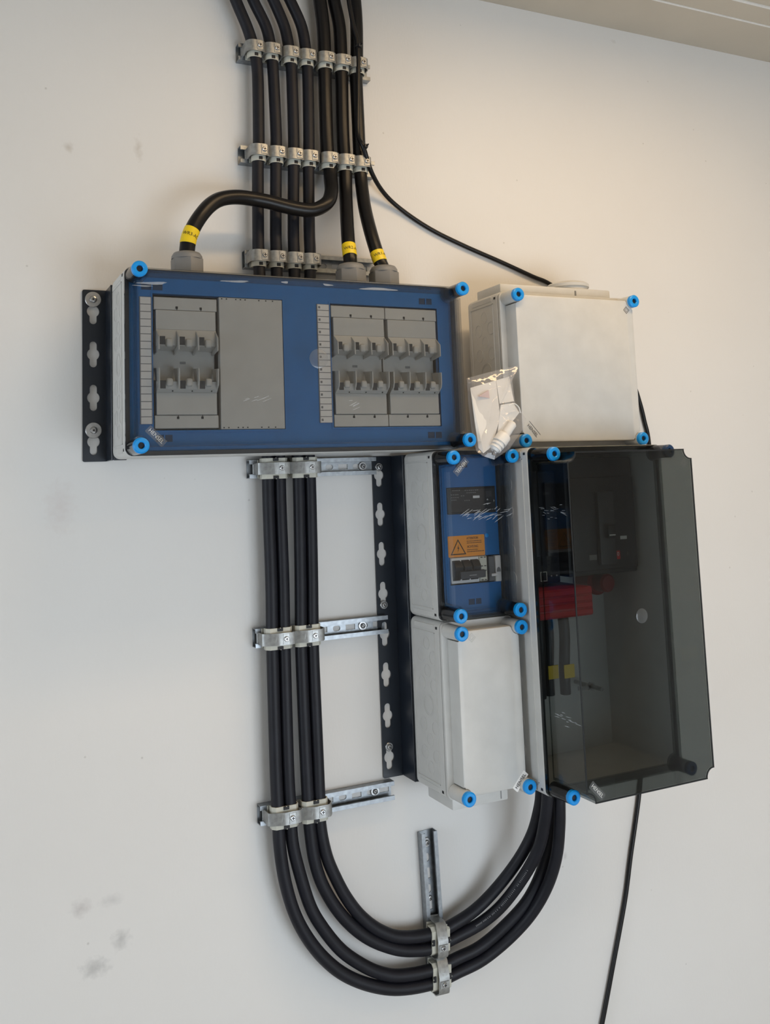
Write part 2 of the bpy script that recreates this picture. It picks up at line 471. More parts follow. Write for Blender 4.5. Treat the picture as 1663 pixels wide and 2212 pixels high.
def profile(org, label, x0, xw, z0, z1, holes, hx, screws, r, washer):
    root = empty('mounting_profile', org, label, 'mounting profile', 'dark perforated mounting profiles')
    me = curve_mesh([rrect(x0, xw, z0, z1, .003, 3)] + [keyhole(hx, z) for z in holes], .00125)
    mb = MB().mesh_in(me, on_front(.0025))
    mb.build('flange', M_RAIL, root, org)
    MB().box(xw - .003, xw, .0038, .0545, z0, z1, .0008, 1).build('web', M_RAIL, root, org)
    MB().box(xw, xw + .022, .051, .0545, z0, z1, .0008, 1).build('seat_flange', M_RAIL, root, org)
    for zz in screws: screw_part(root, org, (hx, .0038, zz), r, washer=washer)
    return root
profile((-.02, 0, 0), 'short dark keyhole-slotted profile left of the wide clear-lidded enclosure', -.040, .002, -.001, .2955,
        [.033, .108, .183, .258], -.0222, [.2786, .0523], .0062, .0135)
profile((.52, 0, -.6), 'tall dark keyhole-slotted profile between the cables and the small enclosures', .4965, .5395, -.602, -.004,
        [-.0403 - .075 * k for k in range(8)], .510, [-.0246, -.286, -.5465], .0052, .0078)

# ================================================================== slotted C-rails
def c_rail(org, label, L, screws, rot=0.0):
    """rail along local x from 0..L, centred on z=0; rot turns it in the wall plane"""
    root = empty('slotted_rail', org, label, 'cable rail', 'galvanised slotted cable rails')
    root.rotation_euler = (0, -rot, 0)
    h = .0165; holes = []; x = .012; k = 0
    while x + .022 < L:
        if k % 2 == 0: holes.append([(x, -.005), (x + .019, -.005), (x + .019, .005), (x, .005)]); x += .030
        else: holes.append(rrect(x, x + .015, -.0048, .0048, .0047, 4)); x += .026
        k += 1
    me = curve_mesh([[(0, -h), (L, -h), (L, h), (0, h)]] + holes, .00075)
    MB().mesh_in(me, lambda c: (c.x, .0009 + c.z, c.y)).build('back_plate', M_ZINC, root)
    for s in (-1, 1):
        MB().strip([(.0017, s * h), (.018, s * h), (.018, s * (h - .0075)), (.0145, s * (h - .0078))], 'x', 0, L, .0013 * -s).build('lip', M_ZINC, root)
    for sx in screws: screw_part(root, (0, 0, 0), (sx, .0017, 0), .0048, washer=.0085 if sx == screws[0] else None)
    return root
RAILS = [(.243, .767, .274, 'topmost short steel rail under seven bent cables', []),
         (.243, .566, .276, 'steel rail under seven cables where one cable bends away', []),
         (.2465, .366, .27, 'steel rail just above the wide enclosure, holding four cables', []),
         (.2465, -.022, .252, 'steel rail tight under the wide enclosure', [.230]),
         (.251, -.3205, .260, 'middle steel rail crossing the tall dark profile', [.214]),
         (.2525, -.6215, .259, 'steel rail below the foot of the tall dark profile', [.226])]
for x, z, L, what, sc in RAILS:
    c_rail((x, .0005, z), what, L, sc)
c_rail((.580, .0005, -.709), 'upright steel rail over the bottom of the cable loops', .275, [.022, .122], rot=-PI / 2 + .03)

# ================================================================== cables
def cable(name, pts, r, m, label, cat='cable', group=None, seg=16, sub=6):
    org = pts[-1]
    mb = MB().tube(pts, r, seg, True, sub)
    o = mb.build(name, m, None, org, angle=60)
    return tag(o, label, cat, group)

TOPX = [[(.2347, .859), (.2562, .808), (.2690, .764), (.2745, .719), (.2738, .606), (.2725, .565), (.2705, .534), (.2682, .415), (.2682, .366)],
        [(.2688, .8656), (.2938, .8146), (.3025, .768), (.3055, .724), (.308, .6106), (.3068, .566), (.3059, .538), (.3023, .4175), (.3023, .366)],
        [(.3092, .8734), (.3311, .8214), (.3400, .768), (.3426, .730), (.3431, .615), (.342, .566), (.341, .542), (.3371, .42), (.3371, .366)],
        [(.3432, .88), (.3664, .8277), (.374, .768), (.3756, .7353), (.3742, .619), (.3725, .566), (.3714, .545), (.3691, .423), (.3691, .366)]]
LOWX = [[.2757, .2773, .2765, .2773], [.2981, .2995, .2987, .2993], [.3338, .3324, .3303, .3329], [.3560, .3548, .3527, .3552]]
LOOPS = {
 'L1': [(0.2809,0.035,-0.6705),(0.2882,0.035,-0.7263),(0.3027,0.035,-0.7803),(0.3245,0.035,-0.8264),(0.3556,0.035,-0.8702),(0.3946,0.035,-0.9074),(0.4440,0.035,-0.9368),(0.4989,0.035,-0.9560),(0.5659,0.035,-0.9630),(0.6189,0.036,-0.9559),(0.6694,0.043,-0.9427),(0.7219,0.058,-0.9094),(0.7595,0.078,-0.8671),(0.7834,0.099,-0.8159),(0.7926,0.120,-0.7588),(0.7910,0.137,-0.7012),(0.7867,0.148,-0.6524),(0.7860,0.150,-0.605)],
 'L2': [(0.3041,0.035,-0.6684),(0.3168,0.035,-0.7257),(0.3338,0.035,-0.7806),(0.3554,0.035,-0.8206),(0.3869,0.035,-0.8631),(0.4212,0.035,-0.8938),(0.4581,0.035,-0.9182),(0.4998,0.035,-0.9339),(0.5669,0.035,-0.9402),(0.6182,0.036,-0.9321),(0.6635,0.041,-0.9216),(0.7095,0.052,-0.8934),(0.7548,0.066,-0.8527),(0.7826,0.078,-0.8040),(0.7957,0.092,-0.7489),(0.7982,0.105,-0.6928),(0.7963,0.112,-0.6547),(0.795,0.114,-0.605)],
 'R1': [(0.3376,0.035,-0.6585),(0.3444,0.035,-0.7086),(0.3577,0.035,-0.7502),(0.3820,0.035,-0.7942),(0.4123,0.035,-0.8317),(0.4489,0.035,-0.8628),(0.4941,0.035,-0.8874),(0.5329,0.035,-0.8988),(0.5688,0.035,-0.9028),(0.6180,0.036,-0.8945),(0.6676,0.045,-0.8779),(0.7047,0.064,-0.8463),(0.7402,0.088,-0.7936),(0.7590,0.112,-0.7414),(0.7620,0.133,-0.6878),(0.7610,0.147,-0.6422),(0.7605,0.150,-0.605)],
 'R2': [(0.3571,0.035,-0.6555),(0.3666,0.035,-0.7032),(0.3819,0.035,-0.7421),(0.4028,0.035,-0.7824),(0.4297,0.035,-0.8193),(0.4647,0.035,-0.8500),(0.5066,0.035,-0.8704),(0.5679,0.035,-0.8790),(0.6088,0.035,-0.8738),(0.6578,0.041,-0.8544),(0.7025,0.050,-0.8209),(0.7418,0.066,-0.7741),(0.7635,0.084,-0.7271),(0.7711,0.100,-0.6814),(0.7706,0.112,-0.6467),(0.770,0.115,-0.605)]}
LBL = ['leftmost thick black cable, running down into the outermost bottom loop',
       'thick black cable second from left, forming the second loop from outside',
       'thick black cable third from left, outer cable of the inner loop pair',
       'thick black cable fourth from left, forming the innermost bottom loop']
for i, k in enumerate(('L1', 'L2', 'R1', 'R2')):
    pts = [(TOPX[i][0][0] - .055, .035, CEIL + .004), (TOPX[i][0][0] - .024, .035, .925)] + [(x, .035, z) for x, z in TOPX[i]]
    lx = LOWX[i]
    pts += [((TOPX[i][-1][0] + lx[0]) / 2, .034, .2), (lx[0], .034, .04), (lx[0], .035, -.022), (lx[0], .035, -.095), (lx[1], .035, -.218), (lx[2], .035, -.32), (lx[2], .035, -.38), (lx[3], .035, -.538), ((lx[3] + LOOPS[k][0][0]) / 2, .035, -.612)]
    pts += LOOPS[k]
    c_ = cable('power_cable', pts, .0110, M_CABLE, LBL[i], group='long looped power cables')
    if k == 'R1':       # faint sheath print along the rising part of the loop
        path = spline(pts, 40); mk = MB(); rr_ = random.Random(5)
        vd = Vector((-.47, .78, .40)); acc = 0
        for a_, b_ in zip(path, path[1:]):
            if not (.655 < a_.x < .748 and a_.z > -.885): continue
            t_ = (b_ - a_).normalized(); nn = (vd - t_ * vd.dot(t_)).normalized(); sd = t_.cross(nn)
            acc += (b_ - a_).length
            if acc < .0021 or rr_.random() < .25: continue
            acc = 0; c0 = a_ + nn * .01108
            mk._add([c0 - t_ * .0006 - sd * .0013, c0 + t_ * .0006 - sd * .0013, c0 + t_ * .0006 + sd * .0013, c0 - t_ * .0006 + sd * .0013], [(0, 1, 2, 3)])
        mk.build('sheath_print', mat('faint_grey_print', (.16, .16, .17), .6), c_, pts[-1], smooth=False, recalc=False)
T5 = [(.4055, .8921), (.411, .8358), (.412, .768), (.4111, .741), (.4103, .624), (.412, .566)]
T6 = [(.4357, .898), (.4456, .842), (.4466, .768), (.4466, .7465), (.4449, .628), (.447, .566)]
T7 = [(.481, .9068), (.4828, .849), (.480, .768), (.4778, .7514), (.4787, .6326), (.4792, .566)]
C5 = [(0.4153,0.036,0.5509),(0.4134,0.042,0.5285),(0.4076,0.058,0.5002),(0.3946,0.075,0.4741),(0.3776,0.080,0.4587),(0.3572,0.080,0.4506),(0.3288,0.080,0.4506),(0.3008,0.080,0.4541),(0.2736,0.080,0.4585),(0.2463,0.080,0.4610),(0.2179,0.085,0.4602),(0.1949,0.090,0.4556),(0.1754,0.095,0.4473),(0.1584,0.100,0.4334),(0.1428,0.105,0.4141),(0.1304,0.108,0.3943),(0.1208,0.110,0.3727),(0.1174,0.110,0.3539),(0.1165,0.110,0.3377),(.1165,.110,.310)]
C6 = [(0.4477,0.036,0.5536),(0.4429,0.045,0.4995),(0.4323,0.070,0.4459),(0.4226,0.095,0.3940),(0.4194,0.108,0.3591),(0.4190,0.110,0.3447),(.419,.110,.310)]
C7 = [(0.4791,0.036,0.5571),(0.4783,0.042,0.5224),(0.4751,0.060,0.4707),(0.4734,0.085,0.4184),(0.4765,0.100,0.3791),(0.4808,0.109,0.3525),(0.4846,0.110,0.3402),(.486,.110,.310)]
def full(T, C): return [(T[0][0] - .01, .0354, CEIL + .004), (T[0][0] - .004, .0354, .94)] + [(x, .0354, z) for x, z in T] + C
P5, P6, P7 = full(T5, C5), full(T6, C6), full(T7, C7)
K5 = cable('power_cable', P5, .0132, M_CABLE2, 'thick black cable bent in an S across four others to the left gland', group='cables entering the wide enclosure')
K6 = cable('power_cable', P6, .0128, M_CABLE2, 'thick black cable dropping almost straight into the middle gland', group='cables entering the wide enclosure')
K7 = cable('power_cable', P7, .0128, M_CABLE2, 'thick black cable slanting right into the right-hand gland', group='cables entering the wide enclosure')

# yellow marker tapes with print, wrapped on the cables
def marker(parent, org, pts, r, zc, half, s, size, shift):
    path = spline(pts, 12)
    near = [p for p in path if abs(p.z - zc) < half and p.y > .07]
    mb = MB().tube(near, r + .0006, 20, True, 1)
    t = mb.build('marker_tape', M_YEL, parent, org, angle=60)
    mid = min(near, key=lambda p: abs(p.z - zc)); i = near.index(mid)
    ax = (near[max(i - 2, 0)] - near[min(i + 2, len(near) - 1)]).normalized()
    me = text_mesh(s, size, 0.0); R = r + .0009
    view = Vector((-.40, 1.0, -.25)); view = (view - ax * view.dot(ax)).normalized()
    side = view.cross(ax) * -1
    if side.x < 0: side = -side
    def f(c):
        a = (c.x + shift) / R
        return mid + ax * c.y + (view * math.cos(a) + side * math.sin(a)) * R
    MB().mesh_in(me, f).build('lettering', M_INK, t, org, smooth=False, recalc=False)
marker(K5, P5[-1], P5, .0132, .3745, .0135, 'WR3-AC', .0085, .004)
marker(K6, P6[-1], P6, .0128, .3725, .0115, 'WR2-AC', .0085, .006)
marker(K7, P7[-1], P7, .0128, .3635, .0110, 'WR1-AC', .0085, .008)

THIN = [(.450, .062, CEIL + .003), (.4535, .0605, .94), (0.4566,0.060,0.8896),(0.4647,0.058,0.8442),(0.4737,0.058,0.7961),(0.4721,0.0545,0.7039),(0.4690,0.0545,0.6210),(0.4748,0.064,0.5919),(0.4991,0.046,0.5486),(0.5374,0.020,0.5182),(0.5834,0.008,0.4906),(0.6466,0.006,0.4579),(0.7217,0.006,0.4295),(0.8106,0.006,0.4010),(0.8909,0.006,0.3738),(0.9379,0.006,0.3582),(1.02,.006,.31),(1.10,.006,.22),(1.145,.006,.145),(1.1609,0.006,0.1011),(1.1705,0.006,0.0594),(1.1792,0.006,0.0074),(1.182,.006,-.15),(1.165,.006,-.35),(1.135,.006,-.53),(1.1027,0.006,-0.6602),(1.0864,0.006,-0.7330),(1.0720,0.006,-0.7865),(1.0545,0.006,-0.8478),(1.0366,0.006,-0.9173),(1.0173,0.006,-0.9763),(0.9941,0.006,-1.0423),(0.9743,0.006,-1.0992),(0.9536,0.006,-1.1565),(0.9141,0.006,-1.2553),(.88,.006,-1.36),(.87,.008,FLOOR + .006)]
cable('thin_cable', THIN, .0046, M_CABLE2, 'thin black cable running behind the enclosures and down the wall', seg=10)

# cable ties holding the thin cable
for (x, d, z), what in (((.474, .0585, .797), 'black cable tie on the thin cable at the topmost rail'), ((.4775, .062, .592), 'black cable tie on the thin cable at the second rail')):
    t = empty('cable_tie', (x, d, z), what, 'cable tie', 'black cable ties')
    MB().lathe((x, d, z - .0015), (0.1, 0, 1), [(.0050, 0), (.0062, 0), (.0062, .003), (.0050, .003), (.0050, 0)], 16).build('loop', M_BLACK, t, (x, d, z))
    MB().box(x - .003, x + .004, d + .0055, d + .0105, z - .0035, z + .0035, .0008).build('head', M_BLACK, t, (x, d, z))
    MB().box(x + .001, x + .0025, d + .009, d + .017, z - .001, z + .002, .0003).build('tail', M_BLACK, t, (x, d, z))

# ================================================================== cable clamps
def arch(w, top, r, n=6):
    """clamp hoop profile (x, d): feet in the rail slot, rounded shoulders, flat front"""
    pts = [(-w / 2, -.006)]
    for k in range(n + 1):
        a = PI - (PI / 2) * k / n; pts.append((-w / 2 + r + r * math.cos(a), top - r + r * math.sin(a)))
    for k in range(n + 1):
        a = PI / 2 - (PI / 2) * k / n; pts.append((w / 2 - r + r * math.cos(a), top - r + r * math.sin(a)))
    pts.append((w / 2, -.006))
    return pts

def make_clamp(w, r, ncab, pitch=.0225):
    root = empty('cable_clamp', (0, 0, 0), 'x', 'clamp')
    h = .0025 + r                           # cable axis above the rail face
    top = h + r + .0085
    if ncab == 2: top = h + r + .0078
    prof_ = arch(w, top, .0125) if ncab == 1 else [(-w / 2, -.006), (-w / 2, h + r * .72), (-w / 2 + .003, h + r * .95), (-w * .10, top - .001), (-w * .06, top), (w * .34, top), (w * .39, top - .0012), (w / 2 - .001, h + r * .80), (w / 2, h + r * .6), (w / 2, -.006)]
    band = MB().strip(prof_, 'z', -.0105, .0105, .0017).build('hoop', M_ZINC2, root)
    # stamped boss on the front face
    bx = w * .14
    MB().prism([(bx - .0075, top), (bx - .0055, top + .0028), (bx + .0055, top + .0028), (bx + .0075, top)], 'z', -.0085, .0085).build('boss', M_ZINC2, band)
    if ncab == 1: MB().prism([(bx - .0085, top + .0002), (bx - w * .28, top + .0012), (bx - w * .34, top - .0006)], 'z', -.0055, .0055).build('rib', M_ZINC2, band)
    else: MB().prism([(-w * .08, top - .0004), (-w * .16, top - .0004), (-w * .40, h + r * 1.02), (-w * .30, h + r * 1.06)], 'z', -.0045, .0045).build('rib', M_ZINC2, band)
    for s in (-1, 1):
        MB().box(s * w / 2 - .0026, s * w / 2 + .0026, -.0085, -.0045, -.0125, .0125, .0006, 1).build('hook', M_ZINC2, root)
    # plastic liner saddle
    if ncab == 1:
        prof = []
        for k in range(15):
            a = math.radians(-12 + 204 * k / 14); prof.append(((r + .0006) * math.cos(a), h + (r + .0006) * math.sin(a)))
        ln = MB().strip(prof, 'z', -.0185, .0100, -.0016).build('liner', M_LINER, root)
        MB().box(-.0035, .0035, h + r + .0008, h + r + .0029, -.0172, -.0112, .0003, 1).build('tongue_slot', M_HOLE_SHADE, ln)
    else:
        hw = pitch / 2 + r + .0012
        prof = [(-hw, h - r * .4), (-hw, h + r * .5), (-hw + .006, h + r + .0012), (hw - .006, h + r + .0012), (hw, h + r * .5), (hw, h - r * .4)]
        ln = MB().strip(prof, 'z', -.0185, .0185, -.0016).build('liner', M_LINER, root)
        for s in (-1, 1):
            MB().box(-.005, .005, h + r + .0012, h + r + .0034, s * .0160 - .0028, s * .0160 + .0028, .0003, 1).build('tongue_slot', M_HOLE_SHADE, ln)
            MB().box(-.0008, .0008, h + r + .0012, h + r + .0036, s * .0185 - .0005, s * .0185 + .0005).build('liner_ridge', M_LINER, ln)
    MB().box(-w / 2 + .004, w / 2 - .004, 0, .0022, -.0165, .0165, .0006, 1).build('saddle', M_LINER, root)
    sc = MB().lathe((bx, top + .0028, 0), (0, 1, 0), [(0, 0), (.0046, 0), (.0046, .0016), (.0036, .0028), (.0, .0028)], 16).build('screw', M_STEEL, root)
    cr = MB().box(bx - .0026, bx + .0026, top + .0054, top + .0060, -.0006, .0006).box(bx - .0006, bx + .0006, top + .0054, top + .0060, -.0026, .0026)
    cr.build('cross_recess', M_HOLE_SHADE, sc, smooth=False)
    return root

def put_clamp(proto, first, origin, label, group, roty=0.0):
    o = proto if first else copy_tree(proto)
    o.location = W(*origin); o.rotation_euler = (0, roty, 0)
    tag(o, label, 'clamp', group)
    return o
single = make_clamp(.0345, .0118, 1)
wide = make_clamp(.0345, .0132, 1)
XT = [.2690, .3025, .3400, .374, .412, .4466, .480]
XM = [.2725, .3068, .342, .3725, .412, .447, .4792]
XB = [.2682, .3023, .3371, .3691]
first = [True, True]
for row, z, xs, where in ((0, .767, XT, 'on the topmost rail'), (1, .566, XM, 'on the rail above the S-bent cable'), (2, .366, XB, 'on the rail just above the wide enclosure')):
    for i, x in enumerate(xs):
        q = int(i > 3)
        put_clamp((single, wide)[q], first[q], (x, .0195, z), 'single steel cable clamp %s, %s from the left' % (where, ORD[i]), 'single cable clamps')
        first[q] = False
double = make_clamp(.060, .0118, 2)
first = True
for z, xs, where in ((-.022, ((.2758 + .298) / 2, (.334 + .3557) / 2), 'right under the wide enclosure'), (-.3205, ((.2767 + .298) / 2, (.3305 + .3525) / 2), 'on the middle rail'),
                     (-.6215, ((.2798 + .301) / 2, (.335 + .3562) / 2), 'at the top of the cable loops')):
    for i, x in enumerate(xs):
        put_clamp(double, first, (x, .0195, z), '%s double steel cable clamp %s' % (('left', 'right')[i], where), 'double cable clamps')
        first = False
put_clamp(double, False, (.5805, .0195, -.890), 'upper double cable clamp on the upright rail', 'double cable clamps', PI / 2 + .05)
put_clamp(double, False, (.5800, .0195, -.952), 'lower double cable clamp on the upright rail', 'double cable clamps', PI / 2 + .05)

# ================================================================== enclosures
BACK = .0555; B_IN = .0144

def lid_outline(x0, x1, z0, z1, inset, R):
    """rectangle with corners scooped out around the lid screws"""
    pts = []; b = B_IN; dz = b - inset
    q = math.sqrt(max(R * R - dz * dz, 1e-9)); a = math.asin(dz / R); n = 8
    for cx, cz, base in ((x0 + b, z0 + b, 0), (x1 - b, z0 + b, 90), (x1 - b, z1 - b, 180), (x0 + b, z1 - b, 270)):
        # scoop runs across the inside of the corner
        for k in range(n + 1):
            t = math.radians(base) + (PI / 2 + a) - (PI / 2 + 2 * a) * k / n
            pts.append((cx + R * math.cos(t), cz + R * math.sin(t)))
    return pts

def shell(mb, outer, inner, d0, d1, t):
    """hollow lid: outer and inner walls, front panel of thickness t, open at d0"""
    n = len(outer)
    o0 = [mb.bm.verts.new((p[0], d0, p[1])) for p in outer]; o1 = [mb.bm.verts.new((p[0], d1, p[1])) for p in outer]
    i0 = [mb.bm.verts.new((p[0], d0, p[1])) for p in inner]; i1 = [mb.bm.verts.new((p[0], d1 - t, p[1])) for p in inner]
    for k in range(n):
        j = (k + 1) % n
        mb.bm.faces.new([o0[k], o0[j], o1[j], o1[k]]); mb.bm.faces.new([i0[j], i0[k], i1[k], i1[j]]); mb.bm.faces.new([o0[j], o0[k], i0[k], i0[j]])
    mb.bm.faces.new(o1); mb.bm.faces.new(list(reversed(i1)))
    return mb

def enclosure(name, label, x0, z0, w, h, dj, df, dcap, lid_m, pillar_m, group=None, knock=True):
    x1, z1 = x0 + w, z0 + h
    org = (x0 + w / 2, BACK, z0)
    root = empty(name, org, label, 'enclosure', group)
    # base tray: rounded back, open front, lofted through rounded loops
    mb = MB(); f = .0095; prof = []
    for k in range(5):
        q = PI / 2 * k / 4; prof.append((f - f * math.sin(q), BACK + f - f * math.cos(q)))
    prof += [(0, dj - .001), (.001, dj), (.005, dj), (.005, BACK + .006)]
    loops = [[mb.bm.verts.new((p[0], dd, p[1])) for p in rrect(x0 + i, x1 - i, z0 + i, z1 - i, max(.0115 - i, .0015), 5)] for i, dd in prof]
    for A_, B_ in zip(loops, loops[1:]):
        n_ = len(A_)
        for k in range(n_): mb.bm.faces.new([A_[k], A_[(k + 1) % n_], B_[(k + 1) % n_], B_[k]])
    mb.bm.faces.new(loops[0]); mb.bm.faces.new(loops[-1])
    base = mb.build('base', M_GREY, root, org)
    # raised frame and knock-outs on the left and right side walls
    if knock:
        dc = (BACK + dj) / 2 + .008; zc = (z0 + z1) / 2
        spots = []
        for half in ([0] if h < .4 else [-.15, .15]):
            spots += [(dc, half + s * a, .0118) for s in (-1, 1) for a in (.060, .108)]
            spots += [(dc + e * .0225, half + s * a, .0128) for e in (-1, 1) for s in (-1, 1) for a in (.036, .085)]
            spots += [(dc, half, .0195), (dc, half, .0165)]
        ring = {}
        for side in (0, 1):
            xs = x0 if side == 0 else x1
            sg = -1 if side == 0 else 1
            for dd, zz, rr in spots:
                if rr not in ring:
                    ring[rr] = MB().lathe((0, 0, 0), (1, 0, 0), [(rr, -.0005), (rr, .0014), (rr - .0006, .0020), (rr - .0013, .0018), (rr - .0018, -.0005), (rr, -.0005)], 24).data('knockout', M_GREY)
                if side == 1 and name != 'blank_enclosure': continue
                k = place('knockout', ring[rr], base); k.location = (xs - org[0], -(dd - org[1]), zc + zz - org[2])
                if side == 1: k.rotation_euler = (0, 0, PI)
        fr = MB()
        for a, b_, c, e in ((BACK + .016, dj - .016, z0 + .020, z0 + .0212), (BACK + .016, dj - .016, z1 - .0212, z1 - .020), (BACK + .016, BACK + .0172, z0 + .02, z1 - .02), (dj - .0172, dj - .016, z0 + .02, z1 - .02)):
            fr.box(x0 - .0011, x0 + .001, a, b_, c, e)
        fr.build('side_frame', M_GREY, base, org, smooth=False)
        for zz in (z0 + .011, z1 - .011):
            MB().box(x0 - .0004, x0 + .001, dj - .012, dj - .006, zz - .0022, zz + .0022).build('wedge_slot', M_HOLE_SHADE, base, org, smooth=False)
            MB().box(x0 - .0006, x0 + .001, BACK + .022, dj - .02, zz - .0045, zz + .0045, .0004, 1).build('lug', M_GREY, base, org)
    # seal strip
    g = MB()
    go, gi = rrect(x0 + .0012, x1 - .0012, z0 + .0012, z1 - .0012, .010), rrect(x0 + .008, x1 - .008, z0 + .008, z1 - .008, .006)
    g.mesh_in(curve_mesh([go, gi], .0010), on_front(dj + .0011)); g.build('gasket', M_GASKET, root, org)
    # lid rim + body
    d1 = dj + .0022
    lid = MB()
    lid.mesh_in(curve_mesh([rrect(x0 + .0004, x1 - .0004, z0 + .0004, z1 - .0004, .011), lid_outline(x0, x1, z0, z1, .0155, .0175)], .0028), on_front(d1 + .0029))
    L = lid.build('lid_rim', lid_m, root, org)
    sh = MB()
    ou, inn = lid_outline(x0, x1, z0, z1, .0125, .0150), lid_outline(x0, x1, z0, z1, .0150, .0172)
    shell(sh, ou, inn, d1 + .0058, df, .0025)
    if lid_m is M_GREY:
        es = [e for e in sh.bm.edges if all(abs(v.co.y - df) < 1e-6 for v in e.verts)]
        bmesh.ops.bevel(sh.bm, geom=es, offset=.0018, segments=2, profile=.5, affect='EDGES')
    lid_o = sh.build('lid', lid_m, root, org, angle=40)
    # screws in the corners on pillars
    for cx in (x0 + B_IN, x1 - B_IN):
        for cz in (z0 + B_IN, z1 - B_IN):
            dcap_ = dcap - .016 if (df > .3 and cx > x0 + w / 2) else dcap
            s = MB().lathe((cx, d1 + .0058, cz), (0, 1, 0), [(0, 0), (.0128, 0), (.0122, dcap_ - .006 - d1 - .0058), (0, dcap_ - .006 - d1 - .0058)], 24).build('screw_pillar', pillar_m, root, org)
            c = MB().lathe((cx, dcap_ - .0062, cz), (0, 1, 0), [(.0050, .002), (.0050, .0072), (.0062, .0082), (.0100, .0082), (.0122, .0066), (.0122, 0), (.0050, 0), (.0050, .002)], 28).build('lid_screw', M_CAP if dcap_ == dcap else mat('darker_cap_blue', (0.0, 0.03, 0.10), 0.35), root, org)  # right-hand caps of the deep lid coloured darker than the rest
            MB().cyl((cx, dcap_ - .006, cz), (0, 1, 0), .0051, .0032, 14).build('socket', M_HOLE_SHADE, c, org)
    return root, org, base, lid_o

DJ, DF, DC = .170, .2135, .228
# -- A: wide clear-lidded
encA, oA, baseA, lidA = enclosure('clear_lid_enclosure', 'wide grey enclosure with clear lid over a blue cover and three fuse switches', 0, 0, .600, .300, DJ, DF, DC, M_LID, M_PILLAR)
# -- B: square blank
encB, oB, baseB, lidB = enclosure('blank_enclosure', 'square grey enclosure with blank white lid right of the wide one', .693, -.003, .300, .300, DJ, DF, .222, M_GREY, M_GREY, 'enclosures with blank grey lids')
# -- C: narrow control
encC, oC, baseC, lidC = enclosure('control_enclosure', 'narrow grey enclosure with clear lid, blue cover and orange warning label', .537, -.3015, .150, .300, DJ, DF, DC, M_LID, M_PILLAR)
# -- D: narrow blank
encD, oD, baseD, lidD = enclosure('blank_enclosure', 'narrow upright enclosure with blank white lid below the small clear-lidded one', .537, -.6020, .150, .2995, DJ, DF, DC, M_GREY, M_GREY, 'enclosures with blank grey lids')
# -- E: tall smoked
encE, oE, baseE, lidE = enclosure('breaker_enclosure', 'tall deep enclosure with dark smoked lid on the right', .6885, -.6020, .300, .600, .2485, .3505, .312, M_LIDD, M_PILLAR)

me = curve_mesh([lid_outline(.6885, .9885, -.6020, -.0020, .0125, .0150), lid_outline(.6885, .9885, -.6020, -.0020, .0149, .0171)], .0007)
MB().mesh_in(me, on_front(.3492)).build('edge_dark_strip', M_GASKET, lidE, oE)  # added dark strip: darkening along the pane edge put in as colour
# ---- blue cover plates (with openings, real thickness)
def cover(root, org, x0, x1, z0, z1, d, holes, slots, lip=True):
    me = curve_mesh([rrect(x0, x1, z0, z1, .003, 3)] + [[(a, c), (b, c), (b, e), (a, e)] for a, b, c, e in holes], .0012)
    p = MB().mesh_in(me, on_front(d)).build('cover_plate', M_BLUE, root, org)
    rim = MB()
    for a, b, c, e in holes:        # raised lip around each opening
        for q in ((a - .003, b + .003, c - .003, c), (a - .003, b + .003, e, e + .003), (a - .003, a, c, e), (b, b + .003, c, e)):
            rim.box(q[0], q[1], d - .010, d + .0024, q[2], q[3])
    if lip: rim.build('opening_lip', M_BLUE, p, org)
    for (sx, sz, sw, sh_) in slots:
        MB().box(sx - sw / 2, sx + sw / 2, d + .001, d + .0016, sz - sh_ / 2, sz + sh_ / 2).build('latch_slot', mat('slot_shade_navy', (.004, .03, .09), .5), p, org, smooth=False)  # slot shade put on as darker navy; the plate is not cut here
        MB().box(sx - .001, sx + .001, d + .0016, d + .0028, sz - sh_ / 2, sz + sh_ / 2).build('latch_pin', M_BLUE, p, org, smooth=False)
    return p
DP = .1665
pA = cover(encA, oA, .0075, .5925, .0075, .2925, DP, [(.0455, .2645, .0405, .2605), (.3515, .5625, .0425, .2585)],
      [(.045, .271, .034, .010), (.540, .271, .026, .011), (.062, .028, .026, .011), (.548, .027, .028, .011)])
pC = cover(encC, oC, .5535, .6715, -.292, -.010, DP, [(.5660, .6680, -.1165, -.0685), (.5667, .6704, -.2415, -.1930)], lip=False, slots=[(.6000, -.0285, .024, .009), (.6150, -.2730, .026, .010)])

# ---- label strips with separate fields
def label_strip(root, org, x0, x1, z0, z1, n):
    s = MB().box(x0, x1, DP + .0014, DP + .0026, z0, z1, .0003, 1).build('label_strip', M_GLAND, root, org)
    hh = (z1 - z0) / n
    fld = MB().box(0, x1 - x0 - .003, 0, .0006, 0, hh - .0013).data('label_field', M_PAPER, smooth=False)
    mk = MB().box(0, .0035, 0, .0003, 0, .004).data('field_mark', M_GLAND, smooth=False)
    for k in range(n):
        f = place('label_field', fld, s); f.location = (x0 + .0015 - org[0], -(DP + .0026 - org[1]), z0 + k * hh + .0004 - org[2])
        if k % 2 == 0 and x0 > .2:
            q = place('field_mark', mk, s); q.location = (x0 + .003 - org[0], -(DP + .0032 - org[1]), z0 + k * hh + .003 - org[2])
label_strip(encA, oA, .0245, .0440, .0505, .2545, 17)
label_strip(encA, oA, .3262, .3500, .0505, .2565, 19)
# blanking cover in the left opening
bc = MB().box(.1545, .2640, DP - .012, DP + .0015, .0412, .2600, .0008, 1).build('blanking_cover', M_DEV2, encA, oA)
nm = MB()
for zz in (.0440, .2572):
    for xx in (.158, .166, .182, .190, .198, .222, .234, .246): nm.box(xx, xx + .0022, DP + .0013, DP + .0018, zz - .001, zz + .001)
nm.build('break_notches', M_HOLE_SHADE, bc, oA, smooth=False)
